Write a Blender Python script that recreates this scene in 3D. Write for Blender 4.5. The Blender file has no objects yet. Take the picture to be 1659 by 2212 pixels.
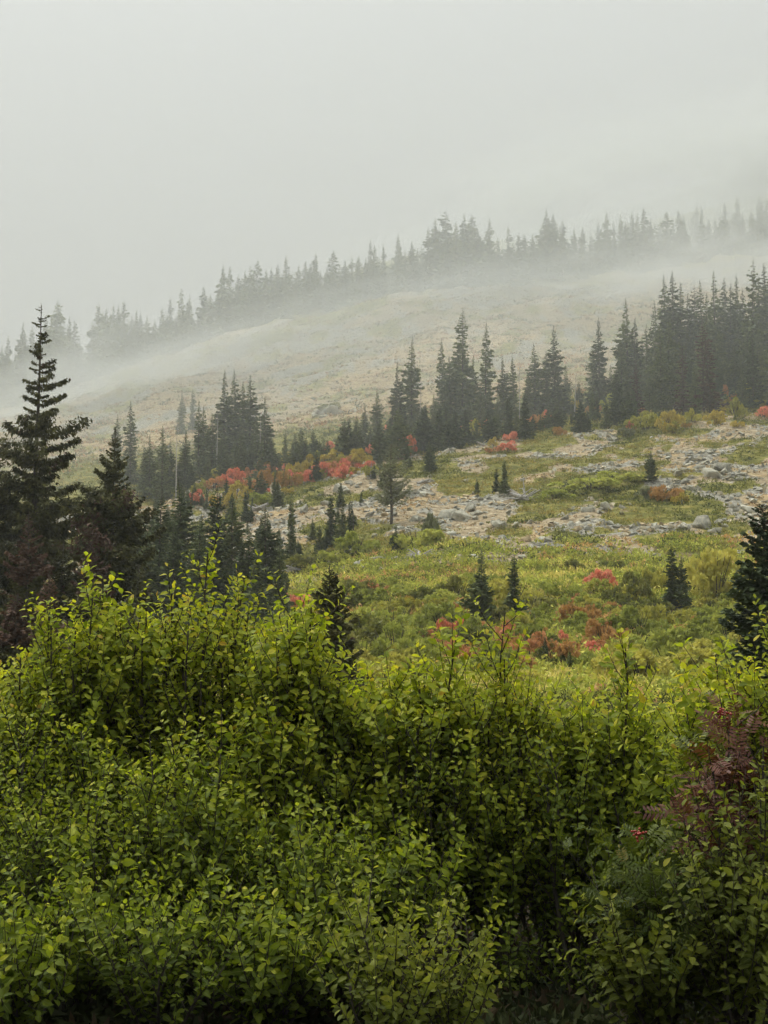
import bpy, bmesh, math
import numpy as np
from mathutils import Matrix, Vector

R = math.radians
SC = bpy.context.scene
C = SC.collection

# ------------------------------------------------------------------ camera
CAMZ, PITCH, VFOV = 1.6, R(6.0), R(40.0)
PW, PH = 1659.0, 2212.0                       # the photograph's working frame, used only to measure directions
FPX = (PH / 2) / math.tan(VFOV / 2)
cam_d = bpy.data.cameras.new('camera')
cam_d.sensor_fit = 'VERTICAL'
cam_d.angle = VFOV
cam_d.clip_start = 0.1
cam_d.clip_end = 5000
cam = bpy.data.objects.new('camera', cam_d)
C.objects.link(cam)
cam.location = (0, 0, CAMZ)
cam.rotation_euler = (R(90) + PITCH, 0, 0)
SC.camera = cam

# ------------------------------------------------------------------ world: overcast sky
SUN_EL, SUN_AZ = R(58), R(-40)                # azimuth from +Y, negative = left
world = bpy.data.worlds.new('World')
SC.world = world
world.use_nodes = True
wn, wl = world.node_tree.nodes, world.node_tree.links
wn.clear()
w_out = wn.new('ShaderNodeOutputWorld')
w_bg = wn.new('ShaderNodeBackground')
w_bg.inputs['Strength'].default_value = 0.1
sky = wn.new('ShaderNodeTexSky')
sky.sky_type = 'NISHITA'
sky.sun_disc = False
sky.sun_elevation = SUN_EL
sky.sun_rotation = SUN_AZ
sky.air_density = 1.0
sky.dust_density = 4.0
hs = wn.new('ShaderNodeHueSaturation')
hs.inputs['Saturation'].default_value = 0.12
tc = wn.new('ShaderNodeTexCoord')
sx = wn.new('ShaderNodeSeparateXYZ')
mr = wn.new('ShaderNodeMapRange')             # overcast sky: brighter towards the zenith
mr.inputs['From Min'].default_value = 0.0
mr.inputs['From Max'].default_value = 1.0
mr.inputs['To Min'].default_value = 1.62
mr.inputs['To Max'].default_value = 13.0
pw = wn.new('ShaderNodeMath')
pw.operation = 'POWER'
pw.use_clamp = True
pw.inputs[1].default_value = 2.6
vm = wn.new('ShaderNodeVectorMath')
vm.operation = 'SCALE'
vm.inputs[0].default_value = (0.962, 1.0, 0.975)
mx = wn.new('ShaderNodeMix')
mx.data_type = 'RGBA'
mx.inputs[0].default_value = 0.88
wl.new(tc.outputs['Generated'], sx.inputs[0])
wl.new(sx.outputs['Z'], pw.inputs[0])
wl.new(pw.outputs[0], mr.inputs['Value'])
wl.new(mr.outputs[0], vm.inputs['Scale'])
wl.new(sky.outputs[0], hs.inputs['Color'])
wl.new(hs.outputs[0], mx.inputs[6])
wl.new(vm.outputs[0], mx.inputs[7])
wl.new(mx.outputs[2], w_bg.inputs['Color'])
wl.new(w_bg.outputs[0], w_out.inputs['Surface'])

sun_d = bpy.data.lights.new('sun', 'SUN')
sun_d.energy = 1.5
sun_d.angle = R(35)
sun_d.color = (1.0, 0.97, 0.91)
sun = bpy.data.objects.new('sun', sun_d)
C.objects.link(sun)
sdir = Vector((math.sin(SUN_AZ) * math.cos(SUN_EL), math.cos(SUN_AZ) * math.cos(SUN_EL), math.sin(SUN_EL)))
sun.rotation_euler = (-sdir).to_track_quat('-Z', 'Y').to_euler()
sun.location = (0, 0, 60)

SC.view_settings.view_transform = 'Standard'
SC.view_settings.look = 'None'
SC.view_settings.exposure = 1.1
SC.view_settings.gamma = 1.0
SC.view_settings.use_curve_mapping = False
SC.render.engine = 'CYCLES'
cy = SC.cycles
cy.max_bounces = 4
cy.diffuse_bounces = 2
cy.glossy_bounces = 2
cy.transmission_bounces = 2
cy.transparent_max_bounces = 4
cy.volume_bounces = 1
cy.volume_max_steps = 128
cy.use_denoising = True
cy.use_adaptive_sampling = True
cy.adaptive_threshold = 0.05

# ------------------------------------------------------------------ helpers
def link(o):
    C.objects.link(o)
    return o

def tag(o, label=None, cat=None, group=None, kind=None):
    if label: o['label'] = label
    if cat: o['category'] = cat
    if group: o['group'] = group
    if kind: o['kind'] = kind
    return o

def empty(name, loc=(0, 0, 0), rz=0.0, s=1.0):
    o = bpy.data.objects.new(name, None)
    o.empty_display_size = 0.2
    o.location = loc
    o.rotation_euler = (0, 0, rz)
    o.scale = (s, s, s) if np.isscalar(s) else s
    return link(o)

def mesh_np(name, v, f, mats=(), mi=None, smooth=False, color=None, cname='tint'):
    """one mesh from numpy arrays: v (n,3), f (m,k)"""
    me = bpy.data.meshes.new(name)
    v = np.asarray(v, np.float32)
    f = np.asarray(f, np.int32)
    k = f.shape[1]
    me.vertices.add(len(v))
    me.vertices.foreach_set('co', v.ravel())
    me.loops.add(f.size)
    me.loops.foreach_set('vertex_index', f.ravel())
    me.polygons.add(len(f))
    me.polygons.foreach_set('loop_start', np.arange(0, f.size, k, dtype=np.int32))
    me.polygons.foreach_set('loop_total', np.full(len(f), k, np.int32))
    if mi is not None:
        me.polygons.foreach_set('material_index', np.asarray(mi, np.int32))
    me.polygons.foreach_set('use_smooth', np.full(len(f), smooth, bool))
    for m in mats:
        me.materials.append(m)
    if color is not None:
        a = me.attributes.new(cname, 'FLOAT_COLOR', 'POINT')
        a.data.foreach_set('color', np.asarray(color, np.float32).ravel())
    me.update(calc_edges=True)
    return me

def child(name, me, parent, kind=None):
    o = bpy.data.objects.new(name, me)
    C.objects.link(o)
    o.parent = parent
    if kind: o['kind'] = kind
    return o

def stack(parts):
    """join (v, f) pairs"""
    vs, fs, off = [], [], 0
    for v, f in parts:
        vs.append(v)
        fs.append(np.asarray(f) + off)
        off += len(v)
    return np.concatenate(vs), np.concatenate(fs)

def tube(pts, rad, n=5):
    """tapered tube of quads along a polyline"""
    pts = np.asarray(pts, float)
    rad = np.broadcast_to(np.asarray(rad, float), (len(pts),))
    t = np.gradient(pts, axis=0)
    t /= np.linalg.norm(t, axis=1)[:, None] + 1e-9
    ref = np.where(np.abs(t[:, 2:3]) > 0.9, np.array([[1.0, 0, 0]]), np.array([[0, 0, 1.0]]))
    a = np.cross(t, ref)
    a /= np.linalg.norm(a, axis=1)[:, None] + 1e-9
    b = np.cross(t, a)
    an = np.arange(n) / n * 2 * np.pi
    v = pts[:, None] + rad[:, None, None] * (np.cos(an)[None, :, None] * a[:, None] + np.sin(an)[None, :, None] * b[:, None])
    v = v.reshape(-1, 3)
    f = []
    for i in range(len(pts) - 1):
        for j in range(n):
            j2 = (j + 1) % n
            f.append((i * n + j, i * n + j2, (i + 1) * n + j2, (i + 1) * n + j))
    return v, np.array(f)

# value noise, vectorised, a function of world position only
def _hash(i, j, s):
    h = (i.astype(np.int64) * 374761393 + j.astype(np.int64) * 668265263 + s * 974634777) & 0x7fffffff
    h = ((h ^ (h >> 13)) * 1274126177) & 0x7fffffff
    return ((h ^ (h >> 16)) & 0xffff) / 65535.0

def vnoise(x, y, s=0):
    x, y = np.asarray(x, float), np.asarray(y, float)
    i, j = np.floor(x), np.floor(y)
    fx, fy = x - i, y - j
    fx, fy = fx * fx * (3 - 2 * fx), fy * fy * (3 - 2 * fy)
    a, b = _hash(i, j, s), _hash(i + 1, j, s)
    c, d = _hash(i, j + 1, s), _hash(i + 1, j + 1, s)
    return (a + (b - a) * fx) * (1 - fy) + (c + (d - c) * fx) * fy

def fbm(x, y, s=0, o=4):
    r, a, n = 0.0, 0.5, 0.0
    for k in range(o):
        r = r + a * (vnoise(x * 2 ** k, y * 2 ** k, s + k * 17) - 0.5)
        n += a
        a *= 0.55
    return r / n * 2          # about -1..1

def sstep(a, b, x):
    t = np.clip((np.asarray(x, float) - a) / (b - a), 0, 1)
    return t * t * (3 - 2 * t)

# ------------------------------------------------------------------ terrain: survey profiles of the slope
CP, SP = math.cos(PITCH), math.sin(PITCH)
def ray(px, py):
    a, b = (np.asarray(px, float) - PW / 2) / FPX, (PH / 2 - np.asarray(py, float)) / FPX
    dy = CP - b * SP
    return a / dy, (SP + b * CP) / dy         # x and z run per metre of depth

def to_px(x, y, z):
    z = z - CAMZ
    d = y * CP + z * SP
    return PW / 2 + FPX * x / d, PH / 2 - FPX * (-y * SP + z * CP) / d

PROF = {   # bearing -> (depth m, sight line) along it
    -700: [(14, 1750), (30, 1610), (45, 1580), (60, 1540), (85, 1480), (110, 1420), (150, 1320), (180, 1240), (220, 1160), (280, 1100), (330, 1060), (420, 1050), (560, 1040), (720, 1040)],
    0: [(14, 1750), (30, 1600), (45, 1545), (60, 1490), (85, 1410), (110, 1320), (150, 1180), (180, 1090), (220, 1010), (280, 950), (330, 903), (370, 897), (420, 890), (560, 880), (720, 880)],
    400: [(14, 1750), (30, 1590), (45, 1525), (60, 1460), (85, 1345), (110, 1205), (150, 1062), (180, 1010), (220, 955), (280, 880), (330, 820), (370, 772), (395, 768), (420, 764), (560, 740), (720, 720)],
    620: [(14, 1750), (30, 1585), (45, 1500), (60, 1410), (85, 1285), (110, 1160), (150, 1030), (180, 980), (220, 925), (280, 835), (335, 748), (370, 706), (395, 697), (420, 690), (560, 670), (720, 640)],
    830: [(14, 1750), (30, 1580), (45, 1480), (60, 1375), (82, 1240), (110, 1115), (150, 985), (180, 945), (220, 885), (280, 785), (340, 692), (375, 650), (395, 645), (420, 640), (560, 600), (720, 560)],
    1040: [(14, 1750), (30, 1580), (45, 1480), (60, 1355), (82, 1225), (110, 1100), (150, 962), (180, 925), (220, 860), (280, 760), (340, 665), (375, 633), (395, 628), (420, 620), (560, 570), (720, 520)],
    1250: [(14, 1750), (30, 1580), (45, 1485), (60, 1355), (84, 1210), (110, 1080), (150, 930), (180, 895), (220, 835), (280, 740), (345, 645), (380, 620), (420, 600), (470, 585), (560, 555), (720, 520)],
    1659: [(14, 1750), (30, 1580), (45, 1490), (60, 1360), (84, 1195), (110, 1060), (150, 900), (180, 860), (220, 800), (280, 700), (350, 610), (420, 545), (520, 495), (620, 450), (720, 415)],
    2500: [(14, 1750), (30, 1570), (45, 1470), (60, 1330), (84, 1150), (110, 1000), (150, 830), (180, 790), (220, 720), (280, 620), (350, 520), (420, 450), (520, 405), (620, 360), (720, 340)],
}
TU = np.linspace(-0.6, 0.6, 241)
TY = np.linspace(0, 720, 721)
def _table():
    cols, us = [], []
    for px, pr in PROF.items():
        Y = np.array([0.0] + [p[0] for p in pr])
        z = np.array([0.0] + [CAMZ + p[0] * float(ray(px, p[1])[1]) for p in pr])
        z[1] = 0.12
        cols.append(np.interp(TY, Y, z))
        us.append(float(ray(px, 1000)[0]))
    cols = np.array(cols)
    T = np.array([[0.0]])
    T = np.stack([np.interp(TU, us, cols[:, k]) for k in range(len(TY))], 1)
    for _ in range(3):                         # soften the survey's corners
        P = np.pad(T, ((6, 6), (0, 0)), 'edge')
        T = np.mean([P[k:k + T.shape[0]] for k in range(13)], 0)
    for _ in range(3):
        P = np.pad(T, ((0, 0), (3, 3)), 'edge')
        T = np.mean([P[:, k:k + T.shape[1]] for k in range(7)], 0)
    return T
TAB = _table()
def base_h(x, y):
    x, y = np.asarray(x, float), np.asarray(y, float)
    u = np.clip(x / np.maximum(y, 14.0), -0.599, 0.599)
    i = (u + 0.6) / 1.2 * 240
    j = np.clip(y, 0, 719.9)
    i0, j0 = i.astype(int), j.astype(int)
    fi, fj = i - i0, j - j0
    return (TAB[i0, j0] * (1 - fi) * (1 - fj) + TAB[i0 + 1, j0] * fi * (1 - fj)
            + TAB[i0, j0 + 1] * (1 - fi) * fj + TAB[i0 + 1, j0 + 1] * fi * fj)

def ground_h(x, y):
    x, y = np.asarray(x, float), np.asarray(y, float)
    k1 = sstep(30, 80, y)
    k2 = sstep(180, 300, y)
    h = base_h(x, y)
    # ledges run across the slope, rising to the right
    a, b = x * 0.94 + y * 0.34, -x * 0.34 + y * 0.94
    h = h + k1 * (0.9 * fbm(a / 16, b / 9, 1) + 0.55 * fbm(a / 4.5, b / 2.6, 5)) + 0.05 * fbm(x / 1.5, y / 1.5, 9, 2)
    h = h + k2 * (3.6 * fbm(a / 30, b / 20, 21) + 2.4 * fbm(a / 11, b / 8, 25))
    return h

def hit(px, py, y0=18.0, y1=640.0):
    """where a sight line meets the ground"""
    Y = np.exp(np.linspace(math.log(y0), math.log(y1), 2500))
    rx, rz = ray(px, py)
    d = CAMZ + rz * Y - ground_h(rx * Y, Y)
    k = np.where(d <= 0)[0]
    y = Y[k[0]] if len(k) else y1
    return float(rx * y), float(y), float(ground_h(rx * y, y))

GREENS = [(1290, 1050, 4.6, 7), (1230, 1072, 4.0, 6), (1180, 1085, 2.6, 5), (1000, 1040, 2.6, 5), (1100, 1000, 3.2, 4), (930, 1010, 3, 4),
          (700, 1045, 3.2, 4), (1490, 1090, 3, 3.5), (1560, 1060, 2, 3), (760, 1170, 3.2, 6), (870, 1180, 4.0, 6), (640, 1215, 2.8, 6), (1240, 1165, 1.8, 2.5),
          (1450, 1160, 2.6, 2.2), (1100, 1150, 1.6, 2.4), (1350, 1130, 1.8, 2), (1020, 1190, 1.6, 2), (1210, 1200, 2, 2.5), (1150, 1105, 1.6, 2.5), (735, 675, 12, 22), (1010, 930, 3, 3), (590, 1090, 3, 4), (1400, 1100, 2, 3), (1580, 1140, 2, 2.4)]
GPATCH = []
def cover(x, y):
    """ground cover weights: green plants, bare grey rock, orange-brown turf (tan litter is the rest)"""
    x, y = np.asarray(x, float), np.asarray(y, float)
    a, b = x * 0.94 + y * 0.34, -x * 0.34 + y * 0.94
    n1, n2, n3 = fbm(a / 5.5, b / 6.5, 31), fbm(a / 2.4, b / 2.4, 37), fbm(a / 22, b / 12, 41)
    mead = 1 - sstep(76, 90, y + 9 * n1)
    slope = sstep(76, 90, y + 9 * n1) * (1 - sstep(146, 160, y + 6 * n1))
    belt = sstep(146, 160, y + 6 * n1) * (1 - sstep(195, 220, y + 14 * n1))
    far = sstep(195, 220, y + 14 * n1) * (1 - sstep(385, 410, y))
    top = sstep(385, 410, y)
    g = mead * (0.95 - 0.5 * sstep(0.15, 0.4, n2)) + slope * sstep(0.06, 0.24, n1 + 0.45 * n2 - 0.1 * n3) * 0.9 + belt * 0.75 + far * (0.30 + 0.36 * sstep(0.0, 0.4, n1 + 0.4 * n3)) + top * 0.85
    for cx, cyy, rx, ry in GPATCH:
        d = ((x - cx) / rx) ** 2 + ((y - cyy) / ry) ** 2 + 0.9 * n2
        g = np.maximum(g, 0.95 * (1 - sstep(0.6, 1.15, d)))
    r = (slope * sstep(-0.08, 0.18, n2 - 0.2 * n1 + 0.15 * n3) + far * sstep(-0.12, 0.3, n3 + 0.6 * n2 + 0.004 * (y - 290)) + belt * 0.1) * (1 - 0.9 * g)
    o = (mead * sstep(0.1, 0.4, n2) + slope * sstep(0.0, 0.35, n3 - 0.2 * n2) + far * sstep(-0.12, 0.2, -n3 + 0.4 * n2 - 0.003 * (y - 300)) + belt * 0.4) * (1 - 0.8 * g) * (1 - r)
    return g, r, o
for px, py, rx, ry in GREENS:
    gx, gy, _ = hit(px, py)
    GPATCH.append((gx, gy, rx, ry))

# ------------------------------------------------------------------ materials
def new_mat(name):
    m = bpy.data.materials.new(name)
    m.use_nodes = True
    nt = m.node_tree
    nt.nodes.clear()
    out = nt.nodes.new('ShaderNodeOutputMaterial')
    return m, nt.nodes, nt.links, out

def ramp(n, l, src, stops):
    r = n.new('ShaderNodeValToRGB')
    e = r.color_ramp.elements
    while len(e) < len(stops):
        e.new(0.5)
    for k, (p, c) in enumerate(stops):
        e[k].position = p
        e[k].color = (*c, 1)
    l.new(src, r.inputs[0])
    return r.outputs[0]

def mixc(n, l, fac, a, b, mode='MIX'):
    m = n.new('ShaderNodeMix')
    m.data_type = 'RGBA'
    m.blend_type = mode
    for s, v in ((m.inputs[0], fac), (m.inputs[6], a), (m.inputs[7], b)):
        if hasattr(v, 'is_output'):
            l.new(v, s)
        else:
            s.default_value = v if np.isscalar(v) else (*v, 1)[:4]
    return m.outputs[2]

def noise(n, l, scale, detail=3, coord='Object', rough=0.55):
    t = n.new('ShaderNodeTexCoord')
    z = n.new('ShaderNodeTexNoise')
    z.inputs['Scale'].default_value = scale
    z.inputs['Detail'].default_value = detail
    z.inputs['Roughness'].default_value = rough
    l.new(t.outputs[coord], z.inputs['Vector'])
    return z.outputs['Fac']

def math_n(n, l, op, a, b):
    m = n.new('ShaderNodeMath')
    m.operation = op
    for s, v in ((m.inputs[0], a), (m.inputs[1], b)):
        if hasattr(v, 'is_output'):
            l.new(v, s)
        else:
            s.default_value = v
    return m.outputs[0]

def principled(n, l, out, color, rough=0.8, spec=0.3, bump=None, bstr=0.4, bdist=0.05):
    p = n.new('ShaderNodeBsdfPrincipled')
    p.inputs['Roughness'].default_value = rough
    p.inputs['Specular IOR Level'].default_value = spec
    if hasattr(color, 'is_output'):
        l.new(color, p.inputs['Base Color'])
    else:
        p.inputs['Base Color'].default_value = (*color, 1)
    if bump is not None:
        b = n.new('ShaderNodeBump')
        b.inputs['Strength'].default_value = bstr
        b.inputs['Distance'].default_value = bdist
        l.new(bump, b.inputs['Height'])
        l.new(b.outputs[0], p.inputs['Normal'])
    if out is not None:
        l.new(p.outputs[0], out.inputs['Surface'])
    return p

def mat_ground():
    m, n, l, out = new_mat('hillside_ground')
    at = n.new('ShaderNodeAttribute')
    at.attribute_name = 'cover'
    sp = n.new('ShaderNodeSeparateColor')
    l.new(at.outputs['Color'], sp.inputs[0])
    n1, n2, n3 = noise(n, l, 0.9, 6), noise(n, l, 3.2, 5), noise(n, l, 0.22, 4)
    tan = ramp(n, l, n2, [(0.3, (0.16, 0.12, 0.07)), (0.5, (0.31, 0.245, 0.15)), (0.72, (0.45, 0.38, 0.26))])
    grn = ramp(n, l, n1, [(0.3, (0.075, 0.08, 0.018)), (0.5, (0.17, 0.165, 0.038)), (0.7, (0.30, 0.25, 0.07))])
    rock = ramp(n, l, n2, [(0.32, (0.085, 0.08, 0.065)), (0.48, (0.24, 0.228, 0.185)), (0.7, (0.41, 0.39, 0.32))])
    org = ramp(n, l, n1, [(0.3, (0.19, 0.125, 0.062)), (0.5, (0.35, 0.255, 0.13)), (0.7, (0.46, 0.375, 0.22))])
    def msk(ch, k):
        s = math_n(n, l, 'ADD', sp.outputs[ch], math_n(n, l, 'MULTIPLY', math_n(n, l, 'SUBTRACT', n2 if k else n1, 0.5), 1.1))
        q = n.new('ShaderNodeMapRange')
        q.interpolation_type = 'SMOOTHSTEP'
        q.inputs['From Min'].default_value = 0.38
        q.inputs['From Max'].default_value = 0.62
        l.new(s, q.inputs['Value'])
        return q.outputs[0]
    c = mixc(n, l, msk(2, 0), tan, org)
    c = mixc(n, l, msk(1, 1), c, rock)
    c = mixc(n, l, msk(0, 0), c, grn)
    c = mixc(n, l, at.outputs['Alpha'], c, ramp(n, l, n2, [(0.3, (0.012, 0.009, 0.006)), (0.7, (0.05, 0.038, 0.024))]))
    v = n.new('ShaderNodeTexVoronoi')
    v.inputs['Scale'].default_value = 1.6
    t = n.new('ShaderNodeTexCoord')
    l.new(t.outputs['Object'], v.inputs['Vector'])
    hgt = math_n(n, l, 'ADD', v.outputs['Distance'], math_n(n, l, 'MULTIPLY', n2, 0.8))
    principled(n, l, out, c, 0.95, 0.1, hgt, 0.9, 0.35)
    return m

def mat_bark(name, a, b):
    m, n, l, out = new_mat(name)
    t = n.new('ShaderNodeTexCoord')
    mp = n.new('ShaderNodeMapping')
    mp.inputs['Scale'].default_value = (14, 14, 3)
    z = n.new('ShaderNodeTexNoise')
    z.inputs['Scale'].default_value = 1.6
    z.inputs['Detail'].default_value = 4
    l.new(t.outputs['Object'], mp.inputs[0])
    l.new(mp.outputs[0], z.inputs['Vector'])
    c = ramp(n, l, z.outputs['Fac'], [(0.3, a), (0.7, b)])
    principled(n, l, out, c, 0.9, 0.15, z.outputs['Fac'], 0.6, 0.02)
    return m

def mat_needles(name, dark, mid, light, sc=0.9):
    m, n, l, out = new_mat(name)
    oi = n.new('ShaderNodeObjectInfo')
    nz = noise(n, l, sc, 4)
    f = math_n(n, l, 'ADD', nz, math_n(n, l, 'MULTIPLY', math_n(n, l, 'SUBTRACT', oi.outputs['Random'], 0.5), 0.25))
    c = ramp(n, l, f, [(0.32, dark), (0.5, mid), (0.7, light)])
    p = principled(n, l, None, c, 0.7, 0.2)
    tr = n.new('ShaderNodeBsdfTranslucent')
    l.new(c, tr.inputs['Color'])
    ms = n.new('ShaderNodeMixShader')
    ms.inputs[0].default_value = 0.15
    l.new(p.outputs[0], ms.inputs[1])
    l.new(tr.outputs[0], ms.inputs[2])
    l.new(ms.outputs[0], out.inputs['Surface'])
    return m

def mat_foliage(name, stops, sc=3.2, var=0.22, trans=0.45):
    """small-leaved plants: colour wanders through the plant and from plant to plant"""
    m, n, l, out = new_mat(name)
    oi = n.new('ShaderNodeObjectInfo')
    f = math_n(n, l, 'ADD', noise(n, l, sc, 5, rough=0.7), math_n(n, l, 'MULTIPLY', math_n(n, l, 'SUBTRACT', oi.outputs['Random'], 0.5), var))
    c = ramp(n, l, f, stops)
    p = principled(n, l, None, c, 0.65, 0.25)
    tr = n.new('ShaderNodeBsdfTranslucent')
    l.new(c, tr.inputs['Color'])
    ms = n.new('ShaderNodeMixShader')
    ms.inputs[0].default_value = trans
    l.new(p.outputs[0], ms.inputs[1])
    l.new(tr.outputs[0], ms.inputs[2])
    l.new(ms.outputs[0], out.inputs['Surface'])
    return m

def mat_tint(name, trans=0.25, rough=0.75, sc=6.0):
    """colour carried by the mesh, broken up by fine noise"""
    m, n, l, out = new_mat(name)
    at = n.new('ShaderNodeAttribute')
    at.attribute_name = 'tint'
    k = ramp(n, l, noise(n, l, sc, 4), [(0.3, (0.65, 0.65, 0.65)), (0.7, (1.3, 1.3, 1.3))])
    c = mixc(n, l, 1.0, at.outputs['Color'], k, 'MULTIPLY')
    p = principled(n, l, None, c, rough, 0.2)
    if trans > 0:
        tr = n.new('ShaderNodeBsdfTranslucent')
        l.new(c, tr.inputs['Color'])
        ms = n.new('ShaderNodeMixShader')
        ms.inputs[0].default_value = trans
        l.new(p.outputs[0], ms.inputs[1])
        l.new(tr.outputs[0], ms.inputs[2])
        l.new(ms.outputs[0], out.inputs['Surface'])
    else:
        l.new(p.outputs[0], out.inputs['Surface'])
    return m

def mat_leaf(name, stops, rib, trans=0.5, rough=0.55, spec=0.14):
    """broad leaf: 'leaf' attribute = midrib, own random, age"""
    m, n, l, out = new_mat(name)
    at = n.new('ShaderNodeAttribute')
    at.attribute_name = 'leaf'
    sp = n.new('ShaderNodeSeparateColor')
    l.new(at.outputs['Color'], sp.inputs[0])
    oi = n.new('ShaderNodeObjectInfo')
    rnd = math_n(n, l, 'FRACT', math_n(n, l, 'ADD', sp.outputs[1], oi.outputs['Random']), 0)
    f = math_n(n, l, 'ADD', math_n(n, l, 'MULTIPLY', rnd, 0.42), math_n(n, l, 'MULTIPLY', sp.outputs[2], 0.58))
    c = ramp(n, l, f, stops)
    k = ramp(n, l, noise(n, l, 60.0, 3, 'Object'), [(0.3, (0.8, 0.8, 0.8)), (0.7, (1.15, 1.15, 1.15))])
    c = mixc(n, l, 1.0, c, k, 'MULTIPLY')
    rm = n.new('ShaderNodeMapRange')
    rm.inputs['From Min'].default_value = 0.82
    rm.inputs['From Max'].default_value = 1.0
    rm.inputs['To Max'].default_value = 0.55
    l.new(sp.outputs[0], rm.inputs['Value'])
    c = mixc(n, l, rm.outputs[0], c, rib)
    p = principled(n, l, None, c, rough, spec)
    tr = n.new('ShaderNodeBsdfTranslucent')
    tcol = mixc(n, l, 1.0, c, (1.15, 1.2, 0.55), 'MULTIPLY')
    l.new(tcol, tr.inputs['Color'])
    ms = n.new('ShaderNodeMixShader')
    ms.inputs[0].default_value = trans
    l.new(p.outputs[0], ms.inputs[1])
    l.new(tr.outputs[0], ms.inputs[2])
    l.new(ms.outputs[0], out.inputs['Surface'])
    return m

def mat_rock():
    m, n, l, out = new_mat('lichen_rock')
    oi = n.new('ShaderNodeObjectInfo')
    n1, n2 = noise(n, l, 2.2, 6, rough=0.65), noise(n, l, 7.0, 4)
    f = math_n(n, l, 'ADD', n1, math_n(n, l, 'MULTIPLY', math_n(n, l, 'SUBTRACT', oi.outputs['Random'], 0.5), 0.2))
    c = ramp(n, l, f, [(0.28, (0.13, 0.125, 0.10)), (0.5, (0.31, 0.295, 0.235)), (0.72, (0.48, 0.455, 0.365))])
    lich = ramp(n, l, n2, [(0.55, (0, 0, 0)), (0.68, (0.6, 0.6, 0.6))])
    sc = n.new('ShaderNodeSeparateColor')
    l.new(lich, sc.inputs[0])
    c = mixc(n, l, sc.outputs[0], c, (0.36, 0.33, 0.20))
    principled(n, l, out, c, 0.92, 0.15, n1, 0.7, 0.08)
    return m

M_GROUND = mat_ground()
M_BARK = mat_bark('conifer_bark', (0.05, 0.042, 0.034), (0.13, 0.11, 0.09))
M_DEADWOOD = mat_bark('bleached_wood', (0.22, 0.20, 0.18), (0.48, 0.46, 0.42))
M_TWIG = mat_bark('shrub_bark', (0.03, 0.024, 0.018), (0.11, 0.095, 0.075))
M_FIR = mat_needles('fir_needles', (0.038, 0.056, 0.024), (0.098, 0.128, 0.050), (0.21, 0.24, 0.09), 2.6)
M_SPRUCE = mat_needles('spruce_needles', (0.032, 0.034, 0.012), (0.088, 0.088, 0.027), (0.20, 0.185, 0.058), 2.4)
M_BROWN = mat_needles('browned_needles', (0.055, 0.030, 0.020), (0.12, 0.065, 0.042), (0.19, 0.115, 0.07), 2.5)
M_ROCK = mat_rock()
M_TINT = mat_tint('low_plants')
M_RUB = mat_tint('rubble_stone', 0.0, 0.95, 4.0)
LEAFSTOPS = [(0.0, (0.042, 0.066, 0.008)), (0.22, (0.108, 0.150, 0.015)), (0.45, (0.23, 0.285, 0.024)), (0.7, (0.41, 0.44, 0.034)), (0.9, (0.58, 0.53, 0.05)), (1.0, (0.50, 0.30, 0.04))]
M_LEAF = mat_leaf('shrub_leaf', LEAFSTOPS, (0.22, 0.25, 0.08))
M_LEAFD = mat_leaf('bright_shrub_leaf', [(0.0, (0.08, 0.105, 0.016)), (0.35, (0.16, 0.19, 0.028)), (0.7, (0.28, 0.30, 0.04)), (1.0, (0.42, 0.38, 0.06))], (0.26, 0.28, 0.11))
M_ROWANR = mat_leaf('purple_rowan_leaf', [(0.0, (0.055, 0.020, 0.013)), (0.4, (0.13, 0.045, 0.028)), (0.55, (0.19, 0.08, 0.04)), (0.68, (0.11, 0.13, 0.025)), (1.0, (0.20, 0.22, 0.035))], (0.14, 0.05, 0.04), 0.25, 0.5, 0.25)
M_ROWANG = mat_leaf('green_rowan_leaf', [(0.0, (0.035, 0.055, 0.010)), (0.5, (0.085, 0.112, 0.018)), (0.85, (0.15, 0.17, 0.028)), (1.0, (0.2, 0.09, 0.035))], (0.13, 0.16, 0.05), 0.3, 0.55, 0.15)
def mat_plain(name, c, rough, spec):
    m, n, l, out = new_mat(name)
    k = ramp(n, l, noise(n, l, 40.0, 2), [(0.3, tuple(v * 0.7 for v in c)), (0.7, c)])
    principled(n, l, out, k, rough, spec)
    return m
M_BERRY = mat_plain('red_berry', (0.33, 0.03, 0.02), 0.4, 0.4)
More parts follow.
